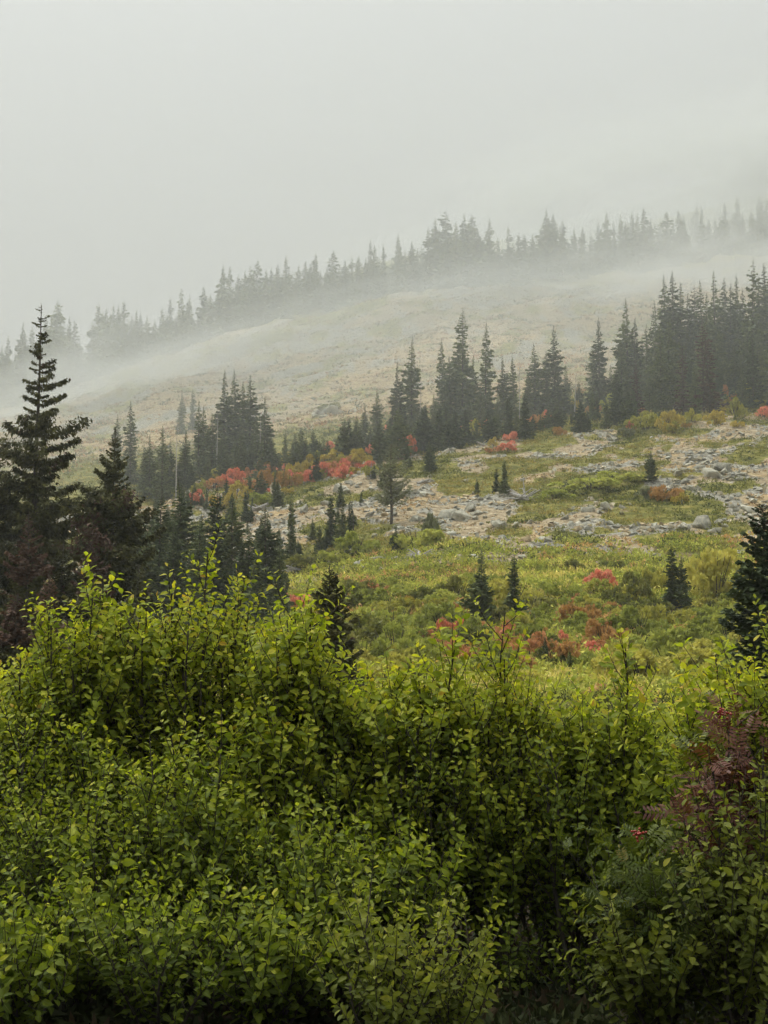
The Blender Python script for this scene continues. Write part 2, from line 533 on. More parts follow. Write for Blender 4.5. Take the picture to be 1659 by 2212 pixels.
FOL = {
    'green': mat_foliage('green_bush_leaves', [(0.3, (0.16, 0.185, 0.032)), (0.5, (0.33, 0.36, 0.062)), (0.7, (0.49, 0.48, 0.10))]),
    'dark': mat_foliage('dark_bush_leaves', [(0.3, (0.075, 0.09, 0.02)), (0.5, (0.17, 0.18, 0.038)), (0.7, (0.29, 0.27, 0.065))]),
    'lime': mat_foliage('yellow_green_bush_leaves', [(0.3, (0.23, 0.23, 0.038)), (0.5, (0.44, 0.41, 0.07)), (0.7, (0.60, 0.53, 0.11))]),
    'yellow': mat_foliage('yellow_bush_leaves', [(0.3, (0.26, 0.20, 0.03)), (0.5, (0.48, 0.37, 0.05)), (0.7, (0.6, 0.47, 0.09))]),
    'orange': mat_foliage('orange_bush_leaves', [(0.3, (0.20, 0.17, 0.04)), (0.45, (0.42, 0.22, 0.06)), (0.7, (0.55, 0.33, 0.12))]),
    'rust': mat_foliage('rust_bush_leaves', [(0.3, (0.19, 0.18, 0.04)), (0.42, (0.50, 0.23, 0.09)), (0.58, (0.64, 0.31, 0.14)), (0.72, (0.40, 0.33, 0.10))]),
    'red': mat_foliage('red_bush_leaves', [(0.26, (0.26, 0.20, 0.05)), (0.36, (0.58, 0.20, 0.10)), (0.52, (0.78, 0.25, 0.16)), (0.72, (0.80, 0.46, 0.27))]),
    'grey': mat_foliage('grey_green_leaves', [(0.3, (0.13, 0.14, 0.07)), (0.5, (0.24, 0.25, 0.125)), (0.7, (0.36, 0.36, 0.19))]),
}

# ------------------------------------------------------------------ ground sheet
def build_ground():
    s = np.concatenate([np.linspace(-1.15, -0.27, 50)[:-1], np.linspace(-0.27, 0.27, 290), np.linspace(0.27, 1.15, 50)[1:]])
    Y = np.concatenate([np.linspace(-85, 0, 10)[:-1], np.linspace(0, 40, 36)[:-1], np.linspace(40, 200, 210)[:-1], np.linspace(200, 420, 130)[:-1], np.linspace(420, 715, 40)])
    S, YY = np.meshgrid(s, Y)
    X = S * (YY + 120)
    Z = ground_h(X, YY)
    v = np.stack([X, YY, Z], -1).reshape(-1, 3)
    nx, ny = len(s), len(Y)
    i = (np.arange(ny - 1)[:, None] * nx + np.arange(nx - 1)[None]).ravel()
    f = np.stack([i, i + 1, i + nx + 1, i + nx], 1)
    g, r, o = cover(v[:, 0], v[:, 1])
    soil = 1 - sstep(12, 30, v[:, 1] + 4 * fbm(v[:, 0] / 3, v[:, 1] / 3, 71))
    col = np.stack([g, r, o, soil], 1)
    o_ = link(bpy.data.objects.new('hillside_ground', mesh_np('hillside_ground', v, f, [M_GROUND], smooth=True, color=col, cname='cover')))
    tag(o_, 'mountainside rising from a green meadow over rock rubble to a foggy ridge', 'ground', kind='structure')
build_ground()

# ------------------------------------------------------------------ haze and drifting mist
def mat_volume(name, density, color, aniso=0.2):
    m, n, l, out = new_mat(name)
    p = n.new('ShaderNodeVolumePrincipled')
    p.inputs['Color'].default_value = (*color, 1)
    p.inputs['Density'].default_value = density
    p.inputs['Anisotropy'].default_value = aniso
    l.new(p.outputs[0], out.inputs['Volume'])
    return m, n, l, p
HAZE_D = 0.0006
def build_haze():
    m, n, l, p = mat_volume('haze_air', HAZE_D, (0.76, 0.785, 0.77))
    gv = bpy.data.objects['hillside_ground'].data.vertices
    gz = np.empty(len(gv) * 3, np.float32)
    gv.foreach_get('co', gz)
    gz = gz[2::3]
    x0, x1, y0, y1, z0, z1 = -1000, 1000, -90, 725, float(gz.min()) - 1.5, float(gz.max()) + 22.0
    v = [(x, y, z) for z in (z0, z1) for y in (y0, y1) for x in (x0, x1)]
    f = [(0, 2, 3, 1), (4, 5, 7, 6), (0, 1, 5, 4), (2, 6, 7, 3), (0, 4, 6, 2), (1, 3, 7, 5)]
    o = link(bpy.data.objects.new('haze', mesh_np('haze', v, f, [m])))
    tag(o, 'pale damp haze filling the whole valley air', 'haze', kind='stuff')

def mist(px, py, Y, rx, ry, rz, roll, density, label, scale=2.0, seed=0.0, lo=0.03, hi=1.9):
    """a soft drifting bank: dense core, wispy, fading to nothing at its outside"""
    m, n, l, p = mat_volume('mist_bank', 0.0, (0.76, 0.785, 0.775), 0.1)
    t = n.new('ShaderNodeTexCoord')
    ln = n.new('ShaderNodeVectorMath')
    ln.operation = 'LENGTH'
    l.new(t.outputs['Object'], ln.inputs[0])
    q = n.new('ShaderNodeMapRange')
    q.interpolation_type = 'SMOOTHSTEP'
    q.inputs['From Min'].default_value = 0.0
    q.inputs['From Max'].default_value = 0.98
    q.inputs['To Min'].default_value = 1.0
    q.inputs['To Max'].default_value = 0.0
    l.new(ln.outputs['Value'], q.inputs['Value'])
    z = n.new('ShaderNodeTexNoise')
    z.noise_dimensions = '4D'
    z.inputs['W'].default_value = seed
    z.inputs['Scale'].default_value = scale
    z.inputs['Detail'].default_value = 4.0
    l.new(t.outputs['Object'], z.inputs['Vector'])
    q2 = n.new('ShaderNodeMapRange')
    q2.inputs['From Min'].default_value = 0.41
    q2.inputs['From Max'].default_value = 0.63
    q2.inputs['To Min'].default_value = lo
    q2.inputs['To Max'].default_value = hi
    l.new(z.outputs['Fac'], q2.inputs['Value'])
    l.new(math_n(n, l, 'MULTIPLY', math_n(n, l, 'MULTIPLY', q.outputs[0], q2.outputs[0]), density), p.inputs['Density'])
    bm = bmesh.new()
    bmesh.ops.create_icosphere(bm, subdivisions=3, radius=1.0)
    me = bpy.data.meshes.new('mist_bank')
    bm.to_mesh(me)
    bm.free()
    me.materials.append(m)
    o = link(bpy.data.objects.new('mist_bank', me))
    ax, az = ray(px, py)
    o.location = (ax * Y, Y, CAMZ + az * Y)
    o.scale = (rx, ry, rz)
    o.rotation_euler = (0, roll, 0)
    tag(o, label, 'mist', 'drifting mist banks', 'stuff')

build_haze()
mist(140, 880, 330, 90, 56, 21, R(-14), 0.026, 'mist drifting below the ridge trees above the tall spruce', 4.2, 1.0)
mist(600, 765, 330, 62, 34, 11, R(-14), 0.012, 'torn wisp of mist on the left part of the bare slope', 3.0, 4.0)
mist(860, 668, 366, 62, 34, 9, R(-10), 0.018, 'mist drifting over the pale crest in the middle of the slope', 4.0, 5.0)
mist(1180, 618, 380, 82, 36, 10, R(-4), 0.030, 'thick mist below the ridge trees above the bare slope', 4.0, 9.0)
mist(1560, 575, 325, 64, 50, 11, R(-8), 0.038, 'mist bank behind the dense fir stand', 3.6, 13.0)
mist(1560, 425, 460, 170, 100, 36, R(-12), 0.034, 'high cloud hiding the upper slope', 3.0, 17.0)
mist(640, 830, 290, 85, 50, 17, R(-12), 0.004, 'thin veil of mist across the bare slope', 4.0, 21.0)
mist(860, 850, 235, 190, 170, 70, R(-8), 0.0052, 'broad thin fog filling the hollow before the ridge', 1.6, 25.0, 0.7, 1.3)

# ------------------------------------------------------------------ conifers
def conifer_geo(H, RAD, seed, nbr=150, per_m=9, fl=0.34, fw=0.11, droop=0.35, upturn=0.25, start=0.06, p=1.0, irr=0.25, hang=0.3, spire=0.0, minlen=0.16, sticks=False, whorl=0):
    g = np.random.default_rng(seed)
    t = start + (1 - start) * (np.arange(nbr) + g.random(nbr)) / nbr
    t = 1 - (1 - t) ** 1.25 if spire == 0 else t
    t = np.clip(t, 0, 0.995)
    prof = (1 - t) ** p
    if spire:
        prof = np.where(t > 1 - spire, prof * (0.82 + 0.18 * np.clip((1 - t) / spire, 0, 1)), prof)
    bulge = 1 + 0.22 * np.sin(t * g.uniform(9, 16) + g.random() * 6) + 0.12 * np.sin(t * 37 + g.random() * 6)
    tip_ = np.clip((1 - t) / 0.09, 0.12, 1)
    L = np.maximum(RAD * prof * bulge * (1 + irr * g.standard_normal(nbr)).clip(0.25, 1.6), minlen * tip_)
    if whorl:                                    # boughs stand in uneven tiers, some of them short or missing
        wi = (t * whorl).astype(int)
        L = L * g.uniform(0.68, 1.2, whorl + 1)[wi] * np.where(g.random(nbr) < 0.12, 1.35, 1.0)
        t = np.clip((wi + 0.5 + (t * whorl - wi - 0.5) * 0.75) / whorl, 0, 0.995)
    phi = np.arange(nbr) * 2.39996 + g.normal(0, 0.35, nbr)
    side_bias = 1 + 0.16 * np.cos(phi - g.random() * 6.28)
    L = L * side_bias
    dr = droop * (0.4 + 0.9 * (1 - t)) * (1 + 0.3 * g.standard_normal(nbr))
    cnt = np.maximum((L * per_m * 2.2).astype(int), 6)
    bi = np.repeat(np.arange(nbr), cnt)
    s = g.random(len(bi)) ** 0.8
    s = 0.08 + 0.92 * s
    Lb, pb, tb, db = L[bi], phi[bi], t[bi], dr[bi]
    lat = g.normal(0, 0.13, len(bi)) * Lb * (0.35 + s * (1.15 - s) * 2.2)
    rr = s * Lb
    zz = tb * H - db * Lb * s + (upturn + db * 0.5) * Lb * s * s + g.normal(0, 0.03, len(bi)) * Lb
    x = rr * np.cos(pb) - lat * np.sin(pb)
    y = rr * np.sin(pb) + lat * np.cos(pb)
    P = np.stack([x, y, zz], 1)
    az = pb + g.normal(0, 0.75, len(bi))
    pit = -hang * g.random(len(bi)) * 1.6 + 0.15 + upturn * s * 0.6
    D = np.stack([np.cos(az) * np.cos(pit), np.sin(az) * np.cos(pit), np.sin(pit)], 1)
    Sd = np.cross(D, [0, 0, 1.0])
    Sd /= np.linalg.norm(Sd, axis=1)[:, None]
    U = np.cross(Sd, D)
    roll = g.normal(0, 0.7, len(bi))
    Sd = Sd * np.cos(roll)[:, None] + U * np.sin(roll)[:, None]
    ln = fl * (1.15 - 0.5 * tb) * g.uniform(0.6, 1.3, len(bi))
    wd = fw * g.uniform(0.6, 1.4, len(bi))
    tp = np.clip(0.36 + 0.9 * Lb / (0.7 * RAD), 0.36, 1.1) * (0.45 + 0.55 * tip_[bi])
    ln, wd = ln * tp, wd * tp
    a = P - D * ln[:, None] * 0.3
    b = P + D * ln[:, None] * 0.25 + Sd * wd[:, None]
    c = P + D * ln[:, None] * 0.7 - np.array([0, 0, 1.0]) * (ln * 0.1)[:, None]
    d = P + D * ln[:, None] * 0.2 - Sd * wd[:, None]
    v = np.stack([a, b, c, d], 1).reshape(-1, 3)
    f = np.arange(len(v)).reshape(-1, 4)
    stick = []
    if sticks:
        for k in range(0, nbr):
            ss = np.array([0, 0.35, 0.7, 0.97])
            r_ = ss * L[k]
            z_ = t[k] * H - dr[k] * L[k] * ss + (upturn + dr[k] * 0.5) * L[k] * ss * ss
            stick.append(tube(np.stack([r_ * np.cos(phi[k]), r_ * np.sin(phi[k]), z_], 1), np.array([1, 0.75, 0.5, 0.2]) * (0.008 + 0.012 * L[k]), 3))
    return v, f, stick, P, tb

def trunk_geo(H, r0, seed, n=6, k=7):
    g = np.random.default_rng(seed + 99)
    z = np.linspace(-0.25, 1, k) * H
    z[0] = -0.3
    w = np.cumsum(g.normal(0, 0.004 * H, (k, 2)), 0) * 0.5
    w[0] = w[1] = 0
    w[-1] *= 0.2
    return tube(np.column_stack([w, z]), r0 * np.clip(1 - np.linspace(0, 1, k), 0.03, 1) ** 0.9 + 0.004, n)

class Tree:
    def __init__(s, crown, trunk, H):
        s.crown, s.trunk, s.H = crown, trunk, H

def make_proto(H, RAD, seed, mat, brown=None, browntop=None, **kw):
    v, f, st, P, tb = conifer_geo(H, RAD, seed, **kw)
    mi = None
    mats = [mat]
    if brown is not None:
        mats.append(M_BROWN)
        nz = fbm(P[:, 0] * 1.1 + P[:, 1] * 0.7 + seed, P[:, 2] * 0.8, seed, 3) + np.random.default_rng(seed).normal(0, 0.12, len(P))
        lim = 0.55 - brown
        if browntop:
            nz = nz + np.where(tb > 1 - browntop, 0.9, 0.0)
        mi = (nz > lim).astype(int)
    crown = mesh_np('crown', v, f, mats, mi)
    tv, tf = trunk_geo(H * 0.985, 0.012 * H + 0.02, seed)
    parts = [(tv, tf)] + st
    V, F = stack(parts)
    return Tree(crown, mesh_np('trunk', V, F, [M_BARK], smooth=True), H)

def put_tree(name, proto, x, y, z, h, rz, label, group=None, wid=1.0, lean=0.0, cat='tree'):
    k = h / proto.H
    e = empty(name, (x, y, z - 0.05), rz, (k * wid, k * wid, k))
    e.rotation_euler[0] = lean
    child('trunk', proto.trunk, e)
    child('crown', proto.crown, e)
    return tag(e, label, cat, group)

RNG = np.random.default_rng(7)
FAR = [make_proto(12, r, 100 + k, M_FIR, nbr=120, per_m=8, fl=0.75, fw=0.2, p=p, irr=0.3, droop=0.45, upturn=0.15, start=0.02, spire=sp)
       for k, (r, p, sp) in enumerate([(1.5, 0.75, 0.2), (1.3, 0.7, 0.3), (1.9, 0.75, 0.12), (1.15, 0.75, 0.35), (2.2, 0.7, 0.0), (1.4, 0.65, 0.25)])]
MID = [make_proto(13, r, 200 + k, M_FIR, nbr=nb, per_m=10, fl=0.5, fw=0.14, p=p, irr=ir, droop=0.5, upturn=0.2, start=0.03, spire=sp)
       for k, (r, p, sp, nb, ir) in enumerate([(1.75, 0.82, 0.2, 200, 0.22), (1.5, 0.8, 0.3, 190, 0.25), (2.0, 0.8, 0.15, 210, 0.2), (1.35, 0.85, 0.35, 180, 0.3), (2.1, 0.75, 0.0, 180, 0.3), (1.5, 0.75, 0.25, 130, 0.35), (1.2, 0.6, 0.3, 95, 0.5), (1.9, 0.7, 0.1, 150, 0.42)])]
MID.append(make_proto(13, 1.5, 290, M_BROWN, nbr=120, per_m=9, fl=0.42, fw=0.09, p=0.8, irr=0.45, droop=0.55, upturn=0.1, start=0.1, spire=0.2))
SMALL = [make_proto(5, r, 300 + k, M_FIR, nbr=170, per_m=24, fl=0.28, fw=0.07, p=p * 0.88, irr=0.22, droop=0.3, upturn=0.3, start=0.04, spire=sp)
         for k, (r, p, sp) in enumerate([(0.95, 1.0, 0.15), (0.75, 0.95, 0.25), (1.1, 0.9, 0.0), (0.6, 1.0, 0.3)])]

PYR = [make_proto(8, r_, 350 + k, M_FIR, nbr=230, per_m=22, fl=0.3, fw=0.075, p=0.82, irr=0.22, droop=0.35, upturn=0.25, start=0.03, spire=0.12) for k, r_ in enumerate((1.25, 1.1, 1.4))]
def base_at(px, ytop, Y):
    rx, rz = ray(px, ytop)
    x = float(rx * Y)
    z = float(ground_h(x, Y))
    return x, z, float(CAMZ + rz * Y) - z

ORD = ['first', 'second', 'third', 'fourth', 'fifth', 'sixth', 'seventh', 'eighth', 'ninth', 'tenth', 'eleventh', 'twelfth']

# ---- ridge row in the fog
RIDGE = [(5, 755), (18, 732), (34, 770), (50, 705), (70, 715), (100, 690), (125, 658), (137, 705), (150, 692), (162, 700), (173, 745),
         (200, 700), (213, 662), (222, 682), (230, 672), (245, 665), (256, 668), (268, 655), (285, 692), (295, 676), (304, 684), (318, 690), (335, 697), (350, 672), (368, 650), (380, 690), (392, 632), (410, 645), (428, 690), (440, 626), (455, 642),
         (470, 640), (482, 580), (497, 582), (515, 602), (530, 592), (541, 582), (556, 566), (575, 592), (586, 588), (600, 580), (618, 560), (645, 580), (660, 572), (682, 552), (692, 592), (706, 585), (720, 546), (745, 570), (760, 562), (775, 560), (790, 566), (800, 525), (809, 538), (828, 536), (845, 570), (860, 512),
         (875, 550), (890, 530), (902, 545), (925, 500), (940, 480), (962, 460), (985, 487), (1003, 470), (1019, 472), (1032, 500), (1057, 480), (1075, 522), (1098, 496), (1120, 512), (1132, 512), (1150, 512), (1180, 460), (1195, 467), (1215, 482), (1240, 502), (1258, 498), (1275, 505), (1292, 490), (1310, 466), (1325, 490), (1340, 470), (1351, 486), (1365, 466), (1376, 470), (1390, 455), (1405, 480), (1440, 466), (1465, 460), (1476, 472), (1505, 446), (1515, 450), (1530, 480), (1545, 480), (1565, 446), (1592, 430), (1603, 470), (1622, 462), (1640, 430), (1656, 440)]
def ridge_label(px):
    if px < 180: return 'misty grey fir on the ridge behind the tall spruce at the left edge', 'ridge firs behind the tall spruce'
    if px < 465: return 'misty grey fir on the ridge right of the tall spruce tip', 'ridge firs beside the tall spruce tip'
    if px < 700: return 'misty grey fir on the ridge left of the yellow-green grass patch', 'ridge firs left of the grass patch'
    if px < 910: return 'misty grey fir on the ridge above the yellow-green grass patch', 'ridge firs above the grass patch'
    if px < 1090: return 'misty grey fir in the tallest clump on the foggy ridge', 'tallest clump of ridge firs'
    if px < 1290: return 'faint fir standing in thick fog right of the tallest ridge clump', 'ridge firs in thick fog'
    return 'faint fir on the foggy ridge above the dense fir stand', 'ridge firs above the dense stand'
big_ridge = {125: 4, 962: 2, 1019: 4, 720: 2, 556: 2, 1440: 4}
for k, (px, py) in enumerate(RIDGE):
    ghost = px in (618, 860, 137, 1275, 845)
    Y = float(RNG.uniform(402, 428)) + (45 if ghost else 0) + (25 if px > 1480 else 0)
    x, z, h = base_at(px, py - 10, Y)
    pr = FAR[big_ridge.get(px, [0, 1, 3, 5, 1, 3][int(RNG.integers(6))])]
    lb, gr = ridge_label(px)
    put_tree('fir_tree', pr, x, Y, z, max(h, 6), float(RNG.uniform(0, 6.28)), lb, gr, float(RNG.uniform(0.95, 1.3)) * (1.0 if h < 17 else 0.9))
xs = np.array([p[0] for p in RIDGE])
ys = np.array([p[1] for p in RIDGE])
LOWFAR = [conifer_geo(12, r_, 700 + k, nbr=56, per_m=3, fl=1.05, fw=0.32, p=0.75, irr=0.3, droop=0.45, upturn=0.15, start=0.02, spire=0.2)[:2] for k, r_ in enumerate((1.15, 1.35, 1.7))]
mass = []
for k in range(300):                           # lower firs that close the row: one far-off wood
    px = float(-5 + 1670 * (k + RNG.random()) / 300)
    if 172 < px < 194: continue
    top = float(np.interp(px, xs, ys)) + RNG.uniform(0, 46)
    Y = float(RNG.uniform(394, 480))
    x, z, h = base_at(px, top, Y)
    if h < 3: continue
    v, f = LOWFAR[int(RNG.integers(3))]
    q, a = h / 12, RNG.uniform(0, 6.28)
    w = q * RNG.uniform(0.9, 1.35)
    mass.append((np.stack([x + w * (v[:, 0] * math.cos(a) - v[:, 1] * math.sin(a)), Y + w * (v[:, 0] * math.sin(a) + v[:, 1] * math.cos(a)), z + q * v[:, 2]], 1), f))
v, f = stack(mass)
tag(link(bpy.data.objects.new('ridge_forest', mesh_np('ridge_forest', v, f, [M_FIR]))), 'crowded lower firs closing the fogbound row along the ridge', 'forest', kind='stuff')

# ---- firs of the middle belt
def belt(lst, label_fn, group, name='fir_tree', protos=MID, wr=(0.95, 1.3)):
    lst = sorted(lst, key=lambda q: q[0])
    for k, q in enumerate(lst):
        px, py, Y = q[:3]
        pi = q[3] if len(q) > 3 else int(RNG.integers(len(protos)))
        w = q[4] if len(q) > 4 else float(RNG.uniform(*wr))
        x, z, h = base_at(px, py, Y)
        h *= 1.04
        put_tree(name, protos[pi], x, Y, z, max(h, 1.0), float(RNG.uniform(0, 6.28)), label_fn(k, px), group, w, float(RNG.normal(0, 0.022)))

belt([(255, 898, 172, 3), (283, 870, 168, 3), (325, 940, 150, 1), (352, 922, 148, 0), (310, 960, 155, 3), (368, 950, 152, 0), (400, 930, 152, 1)],
     lambda k, px: f'{ORD[k]} hazy fir from the left behind the upswept spruce', 'hazy firs behind the second spruce')
belt([(432, 868, 160, 3), (443, 880, 161, 1), (460, 895, 158, 0), (487, 805, 166, 1), (508, 805, 168, 0), (525, 828, 170, 3), (540, 814, 166, 0), (555, 905, 158, 2), (478, 940, 154, 2), (520, 930, 155, 2), (573, 858, 160, 1)],
     lambda k, px: f'{ORD[k]} fir from the left in the tall hazy clump left of centre', 'tall hazy clump left of centre')
belt([(393, 845, 224, 1, 1.0), (418, 840, 228, 3, 1.0)], lambda k, px: ('ghostly pale fir far off in mist, left of its pair', 'ghostly pale fir far off in mist, right of its pair')[k], 'ghostly pair of firs in the mist')
belt([(590, 958, 152, 3), (605, 975, 150, 1), (616, 930, 156, 3), (640, 934, 156, 0), (660, 942, 155, 3), (676, 960, 154, 1), (690, 946, 156, 0), (705, 968, 152, 1), (735, 922, 158, 0), (750, 955, 155, 2), (765, 962, 153, 1)],
     lambda k, px: f'{ORD[k]} short fir from the left in the low row above the red bushes', 'low row of short firs above the red bushes')
belt([(788, 872, 168, 1), (815, 846, 170, 0), (800, 920, 164, 2), (858, 785, 170, 1), (889, 735, 172, 0, 1.05), (848, 880, 165, 2), (872, 890, 163, 4)],
     lambda k, px: f'{ORD[k]} fir from the left in the group left of the tallest central fir', 'firs left of the tallest central fir')
belt([(997, 676, 174, 2, 0.95)], lambda k, px: 'tallest fir in the centre of the middle belt', 'central firs')
belt([(920, 872, 168, 2), (937, 850, 168, 0), (958, 735, 175, 3), (975, 772, 172, 0), (1022, 770, 176, 1), (1048, 702, 175, 3), (1036, 832, 170, 0), (950, 880, 164, 2), (1010, 860, 166, 2), (1060, 850, 170, 1)],
     lambda k, px: f'{ORD[k]} fir from the left among the firs crowding the tallest central fir', 'firs crowding the tallest central fir')
belt([(1090, 772, 174, 1), (1108, 770, 176, 3), (1075, 850, 170, 2), (1130, 850, 170, 2), (1140, 802, 176, 1), (1155, 746, 178, 0), (1175, 762, 180, 3), (1196, 709, 178, 0, 1.1), (1222, 790, 182, 1), (1185, 850, 172, 2), (1252, 822, 184, 2), (1240, 860, 178, 1)],
     lambda k, px: f'{ORD[k]} fir from the left in the belt between the central group and the dense stand', 'firs between the central group and the dense stand')
belt([(1293, 690, 180, 0, 0.9), (1278, 750, 182, 3), (1316, 790, 182, 1)], lambda k, px: ('thin fir hugging the tall lone spire left of the dense stand', 'tall lone fir spire just left of the dense stand', 'low fir between the lone spire and the dense stand')[k], 'lone spires left of the dense stand')
stand = [(1351, 652, 178, 1), (1366, 692, 176, 3), (1340, 745, 174, 0), (1384, 730, 178, 3), (1412, 656, 180, 4, 0.7), (1395, 705, 176, 5), (1435, 602, 184, 3), (1447, 594, 182, 0), (1468, 616, 184, 1), (1485, 640, 182, 3), (1503, 622, 184, 5), (1520, 612, 182, 0), (1545, 595, 184, 1), (1562, 606, 190, 3), (1576, 620, 184, 3), (1590, 602, 186, 1), (1604, 630, 182, 0), (1617, 567, 176, 5, 0.8), (1634, 605, 186, 3), (1650, 575, 190, 1), (1660, 592, 184, 3), (1530, 640, 178, 1), (1680, 590, 182, 0)]
for q_ in ((1516, 690, 159, 8), (1530, 715, 158, 8), (1375, 780, 160, 8), (1472, 745, 158, 8)):
    stand.append(q_)
for k in range(30):
    px = 1330 + 350 * (k + RNG.random()) / 30
    stand.append((px, float(np.interp(px, [1330, 1430, 1680], [790, 690, 680])) + RNG.uniform(0, 110), float(RNG.uniform(160, 176)), int(RNG.choice([0, 2, 2, 4, 6, 7]))))
for nm_, lo, hi in (('left flank', 0, 1430), ('middle', 1430, 1545), ('right half', 1545, 9999)):
    belt([q for q in stand if lo <= q[0] < hi and q[2] >= 176], lambda k, px: f'tall pointed fir rising in the {nm_} of the dense stand', f'tall firs in the {nm_} of the dense stand')
    belt([q for q in stand if lo <= q[0] < hi and q[2] < 176], lambda k, px: f'shorter fir in the front of the {nm_} of the dense stand', f'front firs in the {nm_} of the dense stand')
belt([(1500, 790, 158, 4, 1.0)], lambda k, px: 'broad fir at the front foot of the dense stand beside yellow bushes', 'front of the dense stand')

def sap_area(px):
    return ('below the tall hazy clump left of centre' if px < 580 else 'in front of the low row of short firs' if px < 790 else 'at the foot of the firs left of the tallest central fir' if px < 930
            else 'at the foot of the tallest central fir' if px < 1080 else 'at the foot of the belt right of centre' if px < 1260 else 'below the lone spires')
# understorey saplings along the belt's foot
for k in range(70):
    px = float(300 + 1080 * (k + RNG.random()) / 70)
    foot = float(np.interp(px, [300, 450, 640, 830, 1040, 1250, 1400], [1090, 1050, 1020, 975, 955, 925, 910]))
    py = foot - RNG.uniform(30, 95)
    Y = float(RNG.uniform(148, 160))
    x, z, h = base_at(px, py, Y)
    if h < 0.8: continue
    put_tree('fir_sapling', SMALL[int(RNG.integers(4))], x, Y, z, h, float(RNG.uniform(0, 6.28)), f'low fir sapling {sap_area(px)}', f'saplings {sap_area(px)}', float(RNG.uniform(1.0, 1.5)))

# ---- single trees on the rock slope and in the meadow: (x, top, foot, proto, width, label)
ONES = [(1407, 972, 1040, 2, 1.0, 'lone small fir standing on the rubble above the yellow-orange bush'),
        (1090, 990, 1068, 3, 1.1, 'small dark fir rising from the bleached root on the slope'),
        (1072, 1008, 1066, 1, 1.0, 'small fir hugging the left side of the fir above the bleached root'),
        (1030, 1030, 1066, 2, 0.9, 'tiny dark fir left of the bleached root on the slope'),
        (928, 950, 1020, 2, 1.1, 'dark fir on the slope above the bleached branches in the centre'),
        (880, 955, 1015, 1, 1.1, 'dark fir behind the pale sparse tree'),
        (855, 1130, 1195, 0, 1.1, 'small dark fir at the foot of the pale sparse tree'),
        (945, 1112, 1180, 3, 0.6, 'thin little fir right of the pale sparse tree'),
        (714, 1068, 1180, 3, 1.2, 'ragged fir right of the dead-topped spire'),
        (740, 1090, 1188, 1, 1.2, 'dark fir just left of the bare leaning pole'),
        (756, 1078, 1190, 3, 0.9, 'narrow fir touching the bare leaning pole'),
        (690, 1130, 1195, 1, 1.0, 'small fir between the dead-topped spire and the ragged fir'),
        (628, 1068, 1225, 3, 0.8, 'thin dark dead-topped spire on the lower slope'),
        (604, 1150, 1230, 1, 1.0, 'small fir left of the dead-topped spire'),
        (648, 1170, 1228, 0, 0.9, 'small fir right of the foot of the dead-topped spire'),
        (1042, 1182, 1368, 0, 1.0, 'dark fir in the meadow, larger of the pair in the middle'),
        (1112, 1194, 1345, 3, 1.2, 'slender fir in the meadow, smaller of the pair in the middle'),
        (1453, 1174, 1335, 3, 1.3, 'dark thin-topped fir in the meadow below the rubble'),
        (1474, 1196, 1330, 1, 1.0, 'short fir leaning on the dark thin-topped meadow fir'),
        (1178, 1372, 1440, 2, 1.0, 'tiny fir among the rust-coloured bushes'),
        (1232, 1400, 1475, 1, 1.1, 'thin brownish fir sapling right of the rust-coloured bushes'),
        (880, 1388, 1450, 3, 1.0, 'tiny fir peeping over the shrub tops in the middle')]
for px, pt, pb, pi, w, lb in ONES:
    x, y, z = hit(px, pb)
    h = CAMZ + float(ray(px, pt)[1]) * y - z
    put_tree('fir_tree', SMALL[pi], x, y, z, h, float(RNG.uniform(0, 6.28)), lb, None, w)

ARN2 = np.random.default_rng(123)
for k in range(44):
    px = float(ARN2.uniform(330, 830))
    lo_, hi_ = np.interp(px, [330, 640, 830], [1110, 1045, 1010]), np.interp(px, [330, 640, 830], [1290, 1235, 1190])
    py = float(lo_ + (hi_ - lo_) * ARN2.random() ** 1.4)
    x, y, z = hit(px, py)
    hp = float(ARN2.uniform(28, 70))
    ar = 'above the low dark firs' if px < 600 else 'around the dead-topped spire' if px < 700 else 'around the leaning pole'
    put_tree('fir_sapling', SMALL[int(ARN2.integers(4))], x, y, z, hp * y / FPX, float(ARN2.uniform(0, 6.28)), f'small fir scattered on the slope {ar}', f'small firs {ar}', float(ARN2.uniform(0.9, 1.3)), float(ARN2.normal(0, 0.03)))
LOW = [(345, 1085, 76, 0), (402, 1060, 78, 2), (466, 1078, 74, 0), (503, 1092, 76, 1), (578, 1120, 74, 1), (538, 1162, 70, 2), (556, 1205, 66, 0), (520, 1185, 70, 1), (432, 1150, 72, 2), (604, 1200, 70, 1), (312, 1160, 72, 2), (375, 1150, 70, 0)]
belt([(a_, b_ - 22, c_, d_) for a_, b_, c_, d_ in LOW], wr=(1.0, 1.2), protos=PYR, label_fn=lambda k, px: f'{ORD[k]} dark green fir from the left in the low group beside the upswept spruce', group='low dark firs right of the second spruce')
LOW2 = [(300, 1100, 98, 2), (328, 1110, 100, 0), (376, 1100, 96, 2), (438, 1110, 94, 1), (484, 1130, 92, 2), (560, 1145, 88, 0), (592, 1165, 88, 0), (620, 1235, 80, 2)]
belt(LOW2, wr=(1.0, 1.2), protos=PYR, label_fn=lambda k, px: f'{ORD[k]} fir from the left filling the back of the low group beside the upswept spruce', group='firs filling the low group beside the upswept spruce')

# ---- near dark spruces on the left and the fir at the right edge
def near_tree(px, ytop, Y, seed, mat, label, R_=None, brown=None, browntop=None, wid=1.0, name='spruce_tree', **kw):
    x, z, h = base_at(px, ytop, Y)
    pr = make_proto(h, R_ if R_ else 0.14 * h, seed, mat, brown, browntop, sticks=True, **kw)
    return put_tree(name, pr, x, Y, z, h, 0.0, label, None, wid)

